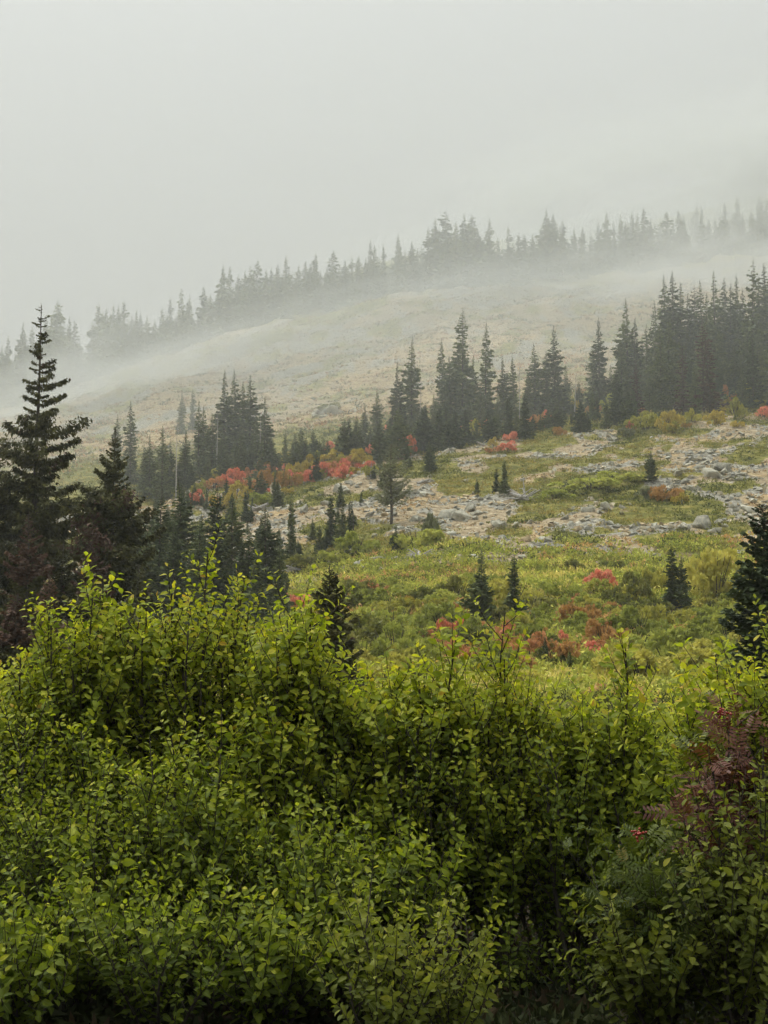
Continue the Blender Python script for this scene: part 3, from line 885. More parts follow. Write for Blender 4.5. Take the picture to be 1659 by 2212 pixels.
near_tree(90, 645, 45, 500, M_SPRUCE, 'tallest dark spruce with gappy tip at the left edge', 1.75, brown=-0.02, whorl=26, nbr=165, per_m=120, fl=0.18, fw=0.032, droop=0.12, upturn=0.30, start=0.1, p=0.62, irr=0.3, hang=1.0, spire=0.28)
near_tree(250, 915, 42, 501, M_SPRUCE, 'dark brownish spruce with upswept branches right of the tallest spruce', 1.85, brown=0.2, whorl=24, nbr=260, per_m=120, fl=0.16, fw=0.032, droop=0.15, upturn=0.45, start=0.05, p=0.85, irr=0.3, hang=0.9)
near_tree(-6, 985, 44, 502, M_SPRUCE, 'dark spruce cut off by the left edge beside the tallest spruce', 1.9, whorl=20, nbr=170, per_m=120, fl=0.18, fw=0.032, droop=0.2, upturn=0.3, start=0.1, p=0.6, irr=0.3, hang=1.0)
near_tree(62, 1100, 38, 503, M_SPRUCE, 'brown-tipped young spruce in front of the tallest spruce', 1.10, brown=0.15, browntop=0.35, nbr=150, per_m=95, fl=0.15, fw=0.03, droop=0.1, upturn=0.4, start=0.04, p=0.75, irr=0.25, hang=0.5)
near_tree(138, 1165, 38, 504, M_SPRUCE, 'dense green-black young spruce below the tallest spruce', 1.10, nbr=150, per_m=95, fl=0.15, fw=0.03, droop=0.1, upturn=0.4, start=0.04, p=0.75, irr=0.22, hang=0.5)
near_tree(196, 1165, 36, 505, M_SPRUCE, 'reddish-brown tipped young spruce left of the upswept spruce', 0.94, brown=0.28, browntop=0.5, nbr=140, per_m=100, fl=0.14, fw=0.028, droop=0.1, upturn=0.4, start=0.04, p=0.75, irr=0.25, hang=0.5)
near_tree(38, 1275, 30, 506, M_SPRUCE, 'low dark spruce with a rusty tip in the left corner of the spruces', 0.81, brown=0.12, browntop=0.4, nbr=120, per_m=80, fl=0.15, fw=0.038, droop=0.1, upturn=0.4, start=0.04, p=0.7, irr=0.25, hang=0.5)
near_tree(108, 1240, 32, 507, M_SPRUCE, 'low bushy spruce with a thin rust-red tip', 0.78, brown=0.02, browntop=0.3, nbr=130, per_m=80, fl=0.15, fw=0.038, droop=0.1, upturn=0.4, start=0.04, p=0.7, irr=0.25, hang=0.5)
near_tree(300, 1215, 40, 508, M_SPRUCE, 'dark spruce half hidden right of the upswept spruce', 0.98, brown=0.05, nbr=130, per_m=66, fl=0.18, fw=0.04, droop=0.2, upturn=0.3, start=0.04, p=0.7, irr=0.3, hang=0.8)
near_tree(180, 1265, 33, 509, M_SPRUCE, 'low olive spruce in front of the reddish-brown tipped spruce', 0.78, brown=0.05, nbr=120, per_m=80, fl=0.15, fw=0.038, droop=0.1, upturn=0.4, start=0.04, p=0.65, irr=0.25, hang=0.5)
near_tree(712, 1212, 27, 510, M_SPRUCE, 'blackish-brown young spruce standing alone behind the shrub tops', 0.70, brown=0.1, nbr=180, per_m=110, fl=0.13, fw=0.034, droop=0.05, upturn=0.45, start=0.04, p=0.72, irr=0.2, hang=0.4, spire=0.25)
near_tree(1648, 1082, 22, 511, M_FIR, 'dense dark fir cut off by the right edge', 0.62, brown=-0.15, nbr=170, per_m=95, fl=0.14, fw=0.032, droop=0.05, upturn=0.4, start=0.04, p=0.5, irr=0.18, hang=0.4, name='fir_tree')

# ---- dead standing wood, bleached roots and branches
def snag(px, pt, pb, label, r=0.02, lean=0.0, limbs=8, name='dead_tree', mat=None, Y=None):
    if Y is None:
        x, y, z = hit(px, pb)
    else:
        x, z, _ = base_at(px, pt, Y)
        y = Y
    h = CAMZ + float(ray(px, pt)[1]) * y - z
    g = np.random.default_rng(int(px * 7 + pt))
    e = empty(name, (x, y, z), 0)
    e.rotation_euler[1] = lean
    v, f = trunk_geo(h, r * h + 0.03, int(px), 6, 9)
    child('trunk', mesh_np('trunk', v, f, [mat or M_DEADWOOD], smooth=True), e)
    br = []
    for k in range(limbs):
        t = g.uniform(0.25, 0.95)
        a = g.uniform(0, 6.28)
        L = h * g.uniform(0.04, 0.13)
        p0 = np.array([0, 0, t * h])
        d = np.array([math.cos(a), math.sin(a), g.uniform(-0.4, 0.3)])
        br.append(tube(np.array([p0, p0 + d * L * 0.5, p0 + d * L + np.array([0, 0, -0.1 * L])]), [r * h * 0.25, r * h * 0.18, 0.006], 4))
    for v, f in br:
        child('branch', mesh_np('branch', v, f, [mat or M_DEADWOOD], smooth=True), e)
    tag(e, label, 'tree')
snag(383, 897, 1085, 'pale dead trunk standing among the hazy firs', 0.008, limbs=22, Y=147)
snag(767, 1075, 1190, 'bare dark leaning pole on the lower slope', 0.010, R(-3), 6, mat=M_BARK)
snag(800, 995, 1035, 'short broken grey snag below the red bushes', 0.05, R(4), 5)
snag(682, 550, 700, 'dead snag sticking up from the ridge row', 0.012, 0.0, 8, Y=412)
snag(1135, 1020, 1075, 'short weathered stump beside the bleached root', 0.035, R(-6), 7)
snag(820, 1000, 1032, 'dark broken stump left of the pale sparse tree', 0.05, 0, 2, mat=M_BARK)

for px_, pt_, Y_, lb_ in ((470, 880, 157, 'grey snag in front of the tall hazy clump'), (1238, 770, 176, 'bare grey snag left of the lone tall spire'), (905, 815, 164, 'thin bare snag right of the firs left of centre'), (1122, 775, 170, 'thin bare snag in the belt right of the central firs'), (562, 880, 157, 'thin grey snag at the right end of the tall hazy clump')):
    snag(px_, pt_, 0, lb_, 0.008, float(RNG.normal(0, 0.03)), 16, Y=Y_)
def roots(px, py, size, label, seed, n=26, name='bleached_root'):
    x, y, z = hit(px, py)
    g = np.random.default_rng(seed)
    e = empty(name, (x, y, z), g.uniform(0, 6.28))
    v, f = tube(np.array([[-0.4 * size, 0, 0.02], [-0.1 * size, 0.05 * size, 0.12 * size], [0.2 * size, 0, 0.2 * size], [0.42 * size, -0.05 * size, 0.3 * size]]), np.array([0.06, 0.09, 0.08, 0.05]) * size, 7)
    child('log', mesh_np('log', v, f, [M_DEADWOOD], smooth=True), e)
    for k in range(n):
        a = g.uniform(0, 6.28)
        el = abs(g.normal(0, 0.28))
        L = size * g.uniform(0.25, 0.6)
        d = np.array([math.cos(a) * math.cos(el), math.sin(a) * math.cos(el), math.sin(el)])
        b = np.array([g.uniform(-0.2, 0.3) * size, g.uniform(-0.1, 0.1) * size, 0.12 * size])
        w = np.array([-d[1], d[0], g.uniform(-1, 0.2)]) * L * g.uniform(-0.7, 0.7)
        v, f = tube(np.array([b, b + d * L * 0.4 + w * 0.6, b + d * L * 0.75 + w, b + d * L + w * 0.6]), np.array([0.028, 0.022, 0.015, 0.005]) * size, 4)
        child('root', mesh_np('root', v, f, [M_DEADWOOD], smooth=True), e)
    tag(e, label, 'driftwood')
roots(1130, 1085, 2.4, 'bleached upturned root below the pair of small firs', 1, 34)
roots(905, 1212, 2.0, 'bleached tangled branches at the lower edge of the rubble', 2, 26)
roots(915, 1046, 1.6, 'bleached branches lying below the dark central fir', 3, 14)
roots(560, 1105, 2.2, 'pale dead branches left of the lower slope firs', 4, 18)
roots(1590, 888, 1.8, 'grey dead wood at the foot of the dense stand', 5, 8)
roots(640, 1240, 1.6, 'pale dead twigs above the pink-red bush', 6, 14)
roots(1040, 965, 1.5, 'short bleached log at the edge of the fir belt', 7, 5)

# the pale sparse tree in the middle of the slope
def sparse_tree(px, pt, pb, label):
    x, y, z = hit(px, pb)
    h = CAMZ + float(ray(px, pt)[1]) * y - z
    g = np.random.default_rng(5)
    e = empty('sparse_tree', (x, y, z))
    v, f = trunk_geo(h, 0.16, 4, 6, 9)
    child('trunk', mesh_np('trunk', v, f, [M_BARK], smooth=True), e)
    v, f, st, P, tb = conifer_geo(h, 0.24 * h, 77, nbr=130, per_m=24, fl=0.24, fw=0.04, droop=0.1, upturn=0.5, start=0.2, p=0.5, irr=0.35, hang=0.6, sticks=True)
    child('crown', mesh_np('crown', v, f, [FOL['grey']]), e)
    v, f = stack(st)
    child('branch', mesh_np('branch', v, f, [M_BARK]), e)
    tag(e, label, 'tree')
sparse_tree(845, 960, 1132, 'pale grey-green sparse tree in the middle of the slope')

# ------------------------------------------------------------------ bushes on the slope
def bush_geo(seed, n=1600, leaf=0.075, flat=0.75):
    g = np.random.default_rng(seed)
    nl = int(g.integers(16, 24))
    a = g.uniform(0, 6.28, nl)
    r = np.sqrt(g.random(nl)) * 0.95
    lc = np.stack([r * np.cos(a), r * np.sin(a), g.uniform(0.08, 0.85, nl) * (1 - 0.55 * r)], 1)
    lr = g.uniform(0.10, 0.32, nl)
    k = g.choice(nl, n, p=lr ** 2 / np.sum(lr ** 2))
    d = g.standard_normal((n, 3))
    d /= np.linalg.norm(d, axis=1)[:, None]
    d[:, 2] = np.where(d[:, 2] < -0.3, -d[:, 2], d[:, 2])
    P = lc[k] + d * (lr[k] * g.uniform(0.55, 1.08, n) ** 0.6)[:, None]
    P[:, 2] = np.maximum(P[:, 2], 0.02)
    D = d + g.normal(0, 0.7, (n, 3)) + np.array([0, 0, 0.5])
    D /= np.linalg.norm(D, axis=1)[:, None]
    S = np.cross(D, g.standard_normal((n, 3)))
    S /= np.linalg.norm(S, axis=1)[:, None]
    L = (leaf * g.uniform(0.6, 1.4, n))[:, None]
    v = np.stack([P - D * L * 0.5, P + S * L * 0.38, P + D * L * 0.6, P - S * L * 0.38], 1).reshape(-1, 3)
    return v, np.arange(4 * n).reshape(-1, 4)
def bush_stems(seed):
    g = np.random.default_rng(seed + 5)
    ps = []
    for k in range(9):
        a = g.uniform(0, 6.28)
        r = g.uniform(0.2, 0.7)
        ps.append(tube(np.array([[0.1 * math.cos(a), 0.1 * math.sin(a), -0.12], [0.5 * r * math.cos(a), 0.5 * r * math.sin(a), 0.35], [r * math.cos(a), r * math.sin(a), 0.8]]), [0.022, 0.016, 0.006], 4))
    return stack(ps)
BUSHF = {}
for nm in FOL:
    for k in range(3):
        v, f = bush_geo(900 + k, 1300, 0.13)
        BUSHF[nm, k] = mesh_np('foliage', v, f, [FOL[nm]])
BUSHS = [mesh_np('stem', *bush_stems(900 + k), [M_TWIG]) for k in range(3)]
def bush(px, py, wpx, hpx, col, label, group=None, y0=18.0, name='bush', seed=None):
    x, y, z = hit(px, py, y0)
    k = int(RNG.integers(3)) if seed is None else seed
    w, h = wpx / 2 * y / FPX, hpx * y / FPX
    e = empty(name, (x, y, z - 0.04), float(RNG.uniform(0, 6.28)), (w * 1.05, w * 0.95, h))
    child('foliage', BUSHF[col, k], e)
    child('stem', BUSHS[k], e)
    return tag(e, label, 'bush', group)

BUSHES = [  # x, foot y, width, height, colour, label
    (508, 1050, 60, 42, 'red', 'coral-red bush under the tall hazy clump'),
    (548, 1062, 44, 34, 'rust', 'pinkish bush right of the coral-red bush under the tall hazy clump'),
    (424, 1090, 46, 34, 'red', 'coral-red bush lowest to the left among the slope bushes'),
    (468, 1095, 40, 28, 'rust', 'faded reddish bush right of the lowest coral-red bush'),
    (552, 1010, 34, 34, 'red', 'small red bush at the right foot of the tall hazy clump'),
    (690, 1032, 62, 44, 'red', 'brightest red bush below the low row of short firs'),
    (742, 1035, 50, 36, 'red', 'red bush right of the brightest red bush'),
    (655, 1040, 36, 26, 'red', 'small red bush left of the brightest red bush'),
    (640, 1022, 20, 26, 'red', 'tiny red bush between the yellow bush and the brightest red bush'),
    (620, 1012, 46, 40, 'yellow', 'yellow bush left of the brightest red bush'),
    (622, 1068, 30, 22, 'yellow', 'small yellow bush on the edge of the rubble left of centre'),
    (722, 1005, 30, 22, 'rust', 'small rusty bush above the red bush right of the brightest'),
    (885, 985, 44, 48, 'red', 'tall red bush right of the two by the dark slope fir'),
    (862, 970, 38, 34, 'red', 'red bush left of the two by the dark slope fir'),
    (806, 985, 34, 30, 'red', 'round red bush left of the pale sparse tree'),
    (830, 972, 40, 26, 'red', 'flat red bush touching the round red bush'),
    (773, 985, 34, 30, 'orange', 'orange bush at the right end of the low row of short firs'),
    (800, 1028, 40, 34, 'lime', 'yellow-green bush behind the broken grey snag'),
    (1052, 930, 24, 26, 'red', 'small red bush under the tallest central fir group'),
    (1080, 905, 40, 26, 'orange', 'orange leaves showing between central firs'),
    (1186, 925, 34, 42, 'red', 'upright red bush in front of the belt right of centre'),
    (1158, 930, 24, 34, 'orange', 'narrow orange bush left of the upright red bush'),
    (1138, 935, 24, 20, 'red', 'small pinkish-red bush left of the narrow orange bush'),
    (1098, 975, 50, 24, 'red', 'low red bush at the edge of the fir belt'),
    (1068, 980, 40, 20, 'rust', 'low rust bush left of the low red bush'),
    (1283, 895, 36, 28, 'orange', 'orange bush left of the lone tall spires'),
    (1325, 890, 60, 46, 'green', 'bright green bush at the left end of the dense stand'),
    (1395, 930, 80, 46, 'lime', 'yellow-green bush at the foot of the dense stand'),
    (1450, 935, 66, 52, 'yellow', 'yellow bush at the foot of the dense stand'),
    (1362, 928, 24, 22, 'red', 'small reddish bush left of the yellow-green bush below the stand'),
    (1548, 918, 56, 34, 'yellow', 'low yellow bush right of the broad front fir'),
    (1590, 905, 50, 50, 'lime', 'yellow-green bush near the grey dead wood'),
    (1570, 880, 44, 50, 'rust', 'rusty bush behind the low yellow bush'),
    (1612, 870, 46, 46, 'lime', 'tall yellow-green bush against the dense stand'),
    (1650, 902, 44, 30, 'red', 'orange-red bush at the right edge below the stand'),
    (1440, 1085, 72, 46, 'orange', 'orange-yellow bush below the lone small fir'),
    (1470, 1090, 40, 30, 'yellow', 'yellow bush touching the orange-yellow bush'),
    (1395, 1078, 60, 30, 'grey', 'greyish bush left of the orange-yellow bush'),
    (608, 1318, 36, 60, 'red', 'upright pink-red bush beside the low dark firs'),
    (645, 1318, 66, 46, 'red', 'wide pink-red bush beside the low dark firs'),
    (1297, 1278, 74, 52, 'red', 'bright red bush in the meadow below the rubble'),
    (985, 1335, 62, 34, 'orange', 'orange bush left of the meadow fir pair'),
    (1150, 1430, 120, 70, 'rust', 'large rust bush behind the shrub tops'),
    (1075, 1420, 90, 44, 'rust', 'rust bush between the meadow fir pair and the shrub tops'),
    (1000, 1440, 100, 46, 'rust', 'low rust bush behind the shrub tops in the middle'),
    (1225, 1440, 90, 60, 'orange', 'orange-brown bush right of the tiny meadow fir'),
    (1120, 1460, 110, 50, 'orange', 'orange-brown bush nearest the shrub tops'),
    (1450, 1352, 62, 26, 'orange', 'low orange bush under the thin-topped meadow fir'),
    (1350, 1372, 30, 20, 'orange', 'tiny orange bush left of the low orange bush'),
    (1545, 1300, 170, 120, 'lime', 'big rounded yellow-green bush left of the right-edge fir'),
    (1370, 1300, 90, 70, 'dark', 'dark olive bush right of the bright red bush'),
    (1330, 1310, 70, 50, 'dark', 'dark green bush under the bright red bush'),
    (1420, 1280, 70, 70, 'lime', 'yellow-green bush left of the thin-topped meadow fir'),
    (1250, 1350, 110, 60, 'orange', 'pale orange bush below the bright red bush'),
    (1300, 1400, 100, 66, 'orange', 'buff-orange bush lower in the meadow'),
    (1210, 1290, 90, 46, 'green', 'green bush in the meadow left of the bright red bush'),
    (900, 1185, 110, 56, 'green', 'broad green bush below the pale sparse tree'),
    (770, 1195, 100, 50, 'green', 'broad green bush right of the leaning pole'),
    (930, 1175, 60, 70, 'grey', 'tall grey-green bush right of the pale sparse tree'),
    (570, 1090, 70, 34, 'green', 'green bush left of the dead-topped spire'),
    (650, 1235, 90, 40, 'dark', 'dark green bush above the wide pink-red bush'),
    (720, 1215, 70, 34, 'green', 'green bush above the lone blackish spruce'),
    (1350, 945, 50, 24, 'grey', 'grey shrub at the lower left of the dense stand'),
    (715, 885, 60, 16, 'dark', 'dark mat on the boulder of the bare slope'),
    (1280, 1060, 170, 32, 'green', 'wide low green mat in the middle of the rubble slope'),
    (1200, 1080, 110, 26, 'green', 'low green mat right of the bleached root'),
    (1330, 1042, 120, 26, 'green', 'low green mat left of the lone small fir'),
]
ARNG = np.random.default_rng(77)
AUT = {'red': 'coral-red', 'rust': 'rusty', 'orange': 'orange', 'yellow': 'yellow', 'lime': 'yellow-green'}
def autumn(n, x0, x1, lo, hi, area, cols, wr):
    for k in range(n):
        px = float(ARNG.uniform(x0, x1))
        py = float(np.interp(px, [x0, x1], [lo, hi]) + ARNG.uniform(-28, 28))
        col = str(ARNG.choice(cols))
        w = float(ARNG.uniform(*wr))
        bush(px, py, w, w * float(ARNG.uniform(0.5, 0.9)), col, f'small {AUT[col]} bush {area}', f'small {AUT[col]} bushes {area}', y0=44)
autumn(44, 420, 800, 1085, 990, 'strewn among the short firs left of centre', ['red', 'red', 'rust', 'orange', 'yellow', 'yellow', 'lime'], (28, 64))
autumn(24, 800, 1330, 965, 905, 'strewn along the foot of the central firs', ['red', 'rust', 'orange', 'lime', 'yellow'], (22, 48))
autumn(10, 1380, 1655, 925, 890, 'strewn along the foot of the dense stand', ['yellow', 'lime', 'rust', 'orange'], (22, 46))
autumn(34, 900, 1330, 1420, 1395, 'in the rusty drift behind the shrub tops', ['rust', 'rust', 'orange', 'orange', 'red'], (36, 90))
autumn(20, 1180, 1520, 1320, 1370, 'spotting the green meadow on the right', ['orange', 'rust', 'lime'], (26, 60))
autumn(16, 740, 1010, 1290, 1325, 'spotting the meadow left of the fir pair', ['orange', 'yellow', 'lime', 'rust'], (30, 70))
for px, py, w, h, col, lb in BUSHES:
    bush(px, py, w, h, col, lb, y0=(44 if py > 1400 else 18))
for k in range(190):                           # thicket of meadow bushes
    py = 1225 + 275 * RNG.random() ** 0.8
    px = float(RNG.uniform(720, 1660))
    if py < np.interp(px, [720, 900, 1200, 1660], [1270, 1240, 1235, 1225]): continue
    if 930 < px < 1280 and py > 1375 and RNG.random() < 0.8: continue
    s = np.interp(py, [1220, 1500], [0.7, 1.5])
    col = RNG.choice(['green', 'green', 'lime', 'dark', 'green', 'lime', 'green'])
    wd = float(RNG.uniform(60, 120)) * s
    cw = {'green': 'mid-green', 'lime': 'yellow-green', 'dark': 'dark green'}[str(col)]
    area = ('in the meadow left of the fir pair' if px < 1010 else 'in the meadow around the fir pair' if px < 1200 else 'in the meadow below the bright red bush' if px < 1400 else 'in the thicket left of the right-edge fir')
    row = 'high up' if py < 1330 else 'halfway up' if py < 1415 else 'low down'
    area = area.replace('left of the fir pair', 'far left of the fir pair' if px < 870 else 'just left of the fir pair')
    lb, gname = f'leafy {cw} bush {row} {area}', f'{cw} bushes {row} {area}'
    bush(px, py, wd, wd * float(RNG.uniform(0.4, 0.62)), str(col), lb, gname, y0=40)

# ------------------------------------------------------------------ rocks
def rock_proto(seed, n=16):
    g = np.random.default_rng(seed)
    bm = bmesh.new()
    p = g.standard_normal((n, 3))
    p /= np.linalg.norm(p, axis=1)[:, None]
    p *= g.uniform(0.75, 1.1, (n, 1))
    p *= np.array([1.0, g.uniform(0.55, 0.9), g.uniform(0.4, 0.7)])
    for q in p:
        bm.verts.new(q)
    r = bmesh.ops.convex_hull(bm, input=bm.verts)
    bmesh.ops.delete(bm, geom=[v for v in bm.verts if not v.link_faces], context='VERTS')
    bmesh.ops.triangulate(bm, faces=bm.faces)
    bm.verts.index_update()
    v = np.array([q.co[:] for q in bm.verts])
    f = np.array([[q.index for q in fc.verts] for fc in bm.faces])
    bm.free()
    return v, f
ROCKG = [rock_proto(40 + k) for k in range(8)]
STONEG = [rock_proto(60 + k, 9) for k in range(8)]
def big_rock_mesh(k):
    bm = bmesh.new()
    v, f = ROCKG[k]
    vs = [bm.verts.new(q) for q in v]
    for t in f:
        bm.faces.new([vs[i] for i in t])
    bmesh.ops.bevel(bm, geom=bm.edges[:], offset=0.06, segments=1, affect='EDGES', clamp_overlap=True)
    me = bpy.data.meshes.new('boulder')
    bm.to_mesh(me)
    bm.free()
    me.materials.append(M_ROCK)
    return me
ROCKM = [big_rock_mesh(k) for k in range(8)]
NAMED_ROCKS = [(965, 1120, 1.7, 'large pale boulder right of the pale sparse tree'), (1000, 1122, 1.3, 'tilted boulder right of the large pale boulder'), (735, 1062, 1.5, 'flat grey boulder below the red bushes'),
               (880, 1070, 1.3, 'grey boulder behind the pale sparse tree'), (710, 895, 3.0, 'grey outcrop on the bare orange slope'), (1560, 1015, 1.5, 'broad pale outcrop right of the lone small fir'), (1530, 1030, 1.6, 'pale boulder left part of the broad outcrop'),
               (1270, 1105, 1.05, 'grey ledge boulder below the green mat'), (1310, 1100, 1.0, 'blocky boulder left of the orange-yellow bush'), (1520, 1135, 1.5, 'grey boulder near the right edge of the rubble'), (1620, 1110, 1.6, 'grey boulder left of the right-edge fir'),
               (820, 1215, 1.1, 'grey boulder at the lower edge of the rubble'), (780, 1222, 1.1, 'dark boulder at the lower left end of the rubble'), (1080, 1140, 1.4, 'dark grey boulder in the rubble right of centre'), (660, 1105, 1.3, 'grey boulder left of the ragged fir')]
for px, py, s, lb in NAMED_ROCKS:
    x, y, z = hit(px, py)
    o = link(bpy.data.objects.new('boulder', ROCKM[int(RNG.integers(8))]))
    o.location = (x, y, z + 0.05 * s)
    s *= 0.85
    o.scale = (s * 0.9, s * 0.8, s * 0.95)
    o.rotation_euler = (RNG.uniform(-0.3, 0.3), RNG.uniform(-0.5, 0.1), RNG.uniform(0, 6.28))
    tag(o, lb, 'boulder')
    for k in range(6 if s < 3 else 3):
        a_, d_ = RNG.uniform(0, 6.28), s * RNG.uniform(0.7, 1.7)
        x2, y2, s2 = x + d_ * math.cos(a_) * 1.2, y + d_ * math.sin(a_), s * RNG.uniform(0.25, 0.6)
        o = link(bpy.data.objects.new('boulder', ROCKM[int(RNG.integers(8))]))
        o.location = (x2, y2, float(ground_h(x2, y2)) + 0.1 * s2)
        o.scale = (s2, s2 * 0.8, s2 * 0.9)
        o.rotation_euler = (RNG.uniform(-0.4, 0.4), RNG.uniform(-0.5, 0.3), RNG.uniform(0, 6.28))
        tag(o, 'smaller grey block leaning around the ' + ' '.join(lb.split()[:9]), 'boulder', 'blocks around the ' + lb)

def scatter(n, ylo, yhi, seed, f):
    """random spots on the ground inside the view's wedge, kept where f(cover) says so"""
    g = np.random.default_rng(seed)
    y = np.sqrt(g.uniform(ylo ** 2, yhi ** 2, n))
    x = y * g.uniform(-0.30, 0.30, n)
    c = cover(x, y)
    keep = g.random(n) < f(*c, x, y)
    return x[keep], y[keep], g
rx_, ry_, g_ = scatter(2600, 84, 152, 3, lambda g, r, o, x, y: 0.25 * r + 0.05 * o)
ordr = np.argsort(ry_)[:190]
for x, y in zip(rx_[ordr], ry_[ordr]):
    s = float(np.clip(g_.lognormal(-1.0, 0.4), 0.22, 0.9))
    o = link(bpy.data.objects.new('boulder', ROCKM[int(g_.integers(8))]))
    o.location = (x, y, float(ground_h(x, y)) + 0.1 * s)
    o.scale = (s, s * 0.85, s * 0.8)
    o.rotation_euler = (g_.uniform(-0.4, 0.4), g_.uniform(-0.5, 0.3), g_.uniform(0, 6.28))
    sw = 'small' if s < 0.32 else 'medium' if s < 0.48 else 'large'
    pxs = float(to_px(x, y, float(ground_h(x, y)))[0])
    ar = 'left of the pale sparse tree' if pxs < 845 else 'between the pale sparse tree and the bleached root' if pxs < 1130 else 'below the wide green mat' if pxs < 1400 else 'near the right edge of the rubble slope'
    tag(o, f'{sw} angular grey stone {ar}', 'boulder', f'{sw} stones {ar}')

def rubble(name, n, ylo, yhi, smin, smax, seed, label, fn):
    x, y, g = scatter(n, ylo, yhi, seed, fn)
    z = ground_h(x, y)
    m = len(x)
    which = g.integers(0, 8, m)
    s = smin + (smax - smin) * g.random(m) ** 3.2
    a = g.uniform(0, 6.28, m)
    tint = np.array([[0.38, 0.37, 0.30], [0.28, 0.275, 0.23], [0.45, 0.39, 0.27], [0.41, 0.32, 0.19], [0.47, 0.44, 0.35]])[g.integers(0, 5, m)] * g.uniform(0.8, 1.15, (m, 1))
    vs, fs, cs, off = [], [], [], 0
    for k in range(8):
        q = np.where(which == k)[0]
        v, f = STONEG[k]
        ca, sa = np.cos(a[q])[:, None], np.sin(a[q])[:, None]
        tl = g.uniform(-0.5, 0.5, (len(q), 1))
        X, Yv, Z = v[None, :, 0], v[None, :, 1], v[None, :, 2]
        Z2 = Z * np.cos(tl) + X * np.sin(tl)
        X2 = X * np.cos(tl) - Z * np.sin(tl)
        P = np.stack([x[q][:, None] + s[q][:, None] * (X2 * ca - Yv * sa), y[q][:, None] + s[q][:, None] * (X2 * sa + Yv * ca), z[q][:, None] + s[q][:, None] * (Z2 + 0.15)], -1)
        vs.append(P.reshape(-1, 3))
        fs.append((f[None] + (np.arange(len(q)) * len(v))[:, None, None] + off).reshape(-1, 3))
        cs.append(np.repeat(np.column_stack([tint[q], np.ones(len(q))]), len(v), 0))
        off += len(q) * len(v)
    o = link(bpy.data.objects.new(name, mesh_np(name, np.concatenate(vs), np.concatenate(fs), [M_RUB], color=np.concatenate(cs))))
    tag(o, label, 'rubble', kind='stuff')
rubble('rubble', 60000, 80, 158, 0.05, 0.46, 11, 'loose grey and tan stones covering the middle slope', lambda g, r, o, x, y: np.clip(0.10 + 0.75 * r + 0.35 * o - 0.5 * g, 0, 1))
rubble('far_rubble', 9000, 200, 385, 0.15, 0.62, 12, 'weathered stones scattered over the hazy bare slope', lambda g, r, o, x, y: np.clip(0.06 + 0.5 * r, 0, 1))

# ------------------------------------------------------------------ low plants (uncountable ground cover)
def tufts(name, n, ylo, yhi, seed, per, rad, hgt, leaf, label, fn, palette):
    x, y, g = scatter(n, ylo, yhi, seed, fn)
    z = ground_h(x, y)
    m = len(x)
    pal = np.array(palette)
    nz = np.clip((fbm(x / 6, y / 4, seed + 3) * 0.9 + 0.5 + g.normal(0, 0.16, m)), 0, 0.999)
    tint = pal[(nz * len(pal)).astype(int)] * g.uniform(0.8, 1.2, (m, 1))
    sz = g.uniform(0.6, 1.4, m)
    tot = m * per
    own = np.repeat(np.arange(m), per)
    a = g.uniform(0, 6.28, tot)
    r = np.sqrt(g.random(tot))
    hh = np.sqrt(np.clip(1 - r * r * 0.85, 0, 1)) * g.uniform(0.45, 1.0, tot)
    P = np.stack([x[own] + r * np.cos(a) * rad * sz[own], y[own] + r * np.sin(a) * rad * sz[own], z[own] + hh * hgt * sz[own]], 1)
    D = np.stack([np.cos(a) * r, np.sin(a) * r, np.full(tot, 0.9)], 1) + g.normal(0, 0.55, (tot, 3))
    D /= np.linalg.norm(D, axis=1)[:, None]
    S = np.cross(D, g.standard_normal((tot, 3)))
    S /= np.linalg.norm(S, axis=1)[:, None]
    L = (leaf * g.uniform(0.6, 1.5, tot))[:, None]
    v = np.stack([P - D * L * 0.6 + S * L * 0.3, P + D * L * 0.7, P - D * L * 0.5 - S * L * 0.35], 1).reshape(-1, 3)
    col = np.repeat(np.column_stack([tint[own] * g.uniform(0.8, 1.2, (tot, 1)), np.ones(tot)]), 3, 0)
    o = link(bpy.data.objects.new(name, mesh_np(name, v, np.arange(tot * 3).reshape(-1, 3), [M_TINT], color=col)))
    tag(o, label, 'plants', kind='stuff')
PAL_G = [(0.065, 0.08, 0.017), (0.12, 0.135, 0.026), (0.19, 0.195, 0.036), (0.28, 0.255, 0.055), (0.36, 0.29, 0.08)]
PAL_M = [(0.62, 0.37, 0.14), (0.50, 0.47, 0.085), (0.39, 0.41, 0.065), (0.28, 0.32, 0.05), (0.43, 0.45, 0.07), (0.54, 0.52, 0.09), (0.64, 0.54, 0.14)]
tufts('meadow_shrubbery', 15000, 38, 92, 51, 16, 0.42, 0.45, 0.14, 'knee-high green and yellowing plants covering the meadow', lambda g, r, o, x, y: np.clip(0.15 + g, 0, 1), PAL_M)
tufts('slope_shrubbery', 26000, 78, 165, 52, 13, 0.5, 0.32, 0.13, 'mats of low green plants between the rocks of the middle slope', lambda g, r, o, x, y: np.clip(g - 0.25 * r, 0, 1), PAL_G)
tufts('dry_turf', 14000, 82, 158, 53, 8, 0.4, 0.13, 0.13, 'tufts of dry tan and orange grass on the rubble slope', lambda g, r, o, x, y: np.clip(0.15 + 0.6 * o - g - 0.3 * r, 0, 1), [(0.28, 0.17, 0.075), (0.38, 0.27, 0.14), (0.45, 0.36, 0.21), (0.36, 0.22, 0.09)])
tufts('belt_shrubbery', 6000, 148, 215, 54, 14, 0.6, 0.6, 0.2, 'green undergrowth between the belt firs', lambda g, r, o, x, y: g, PAL_G)
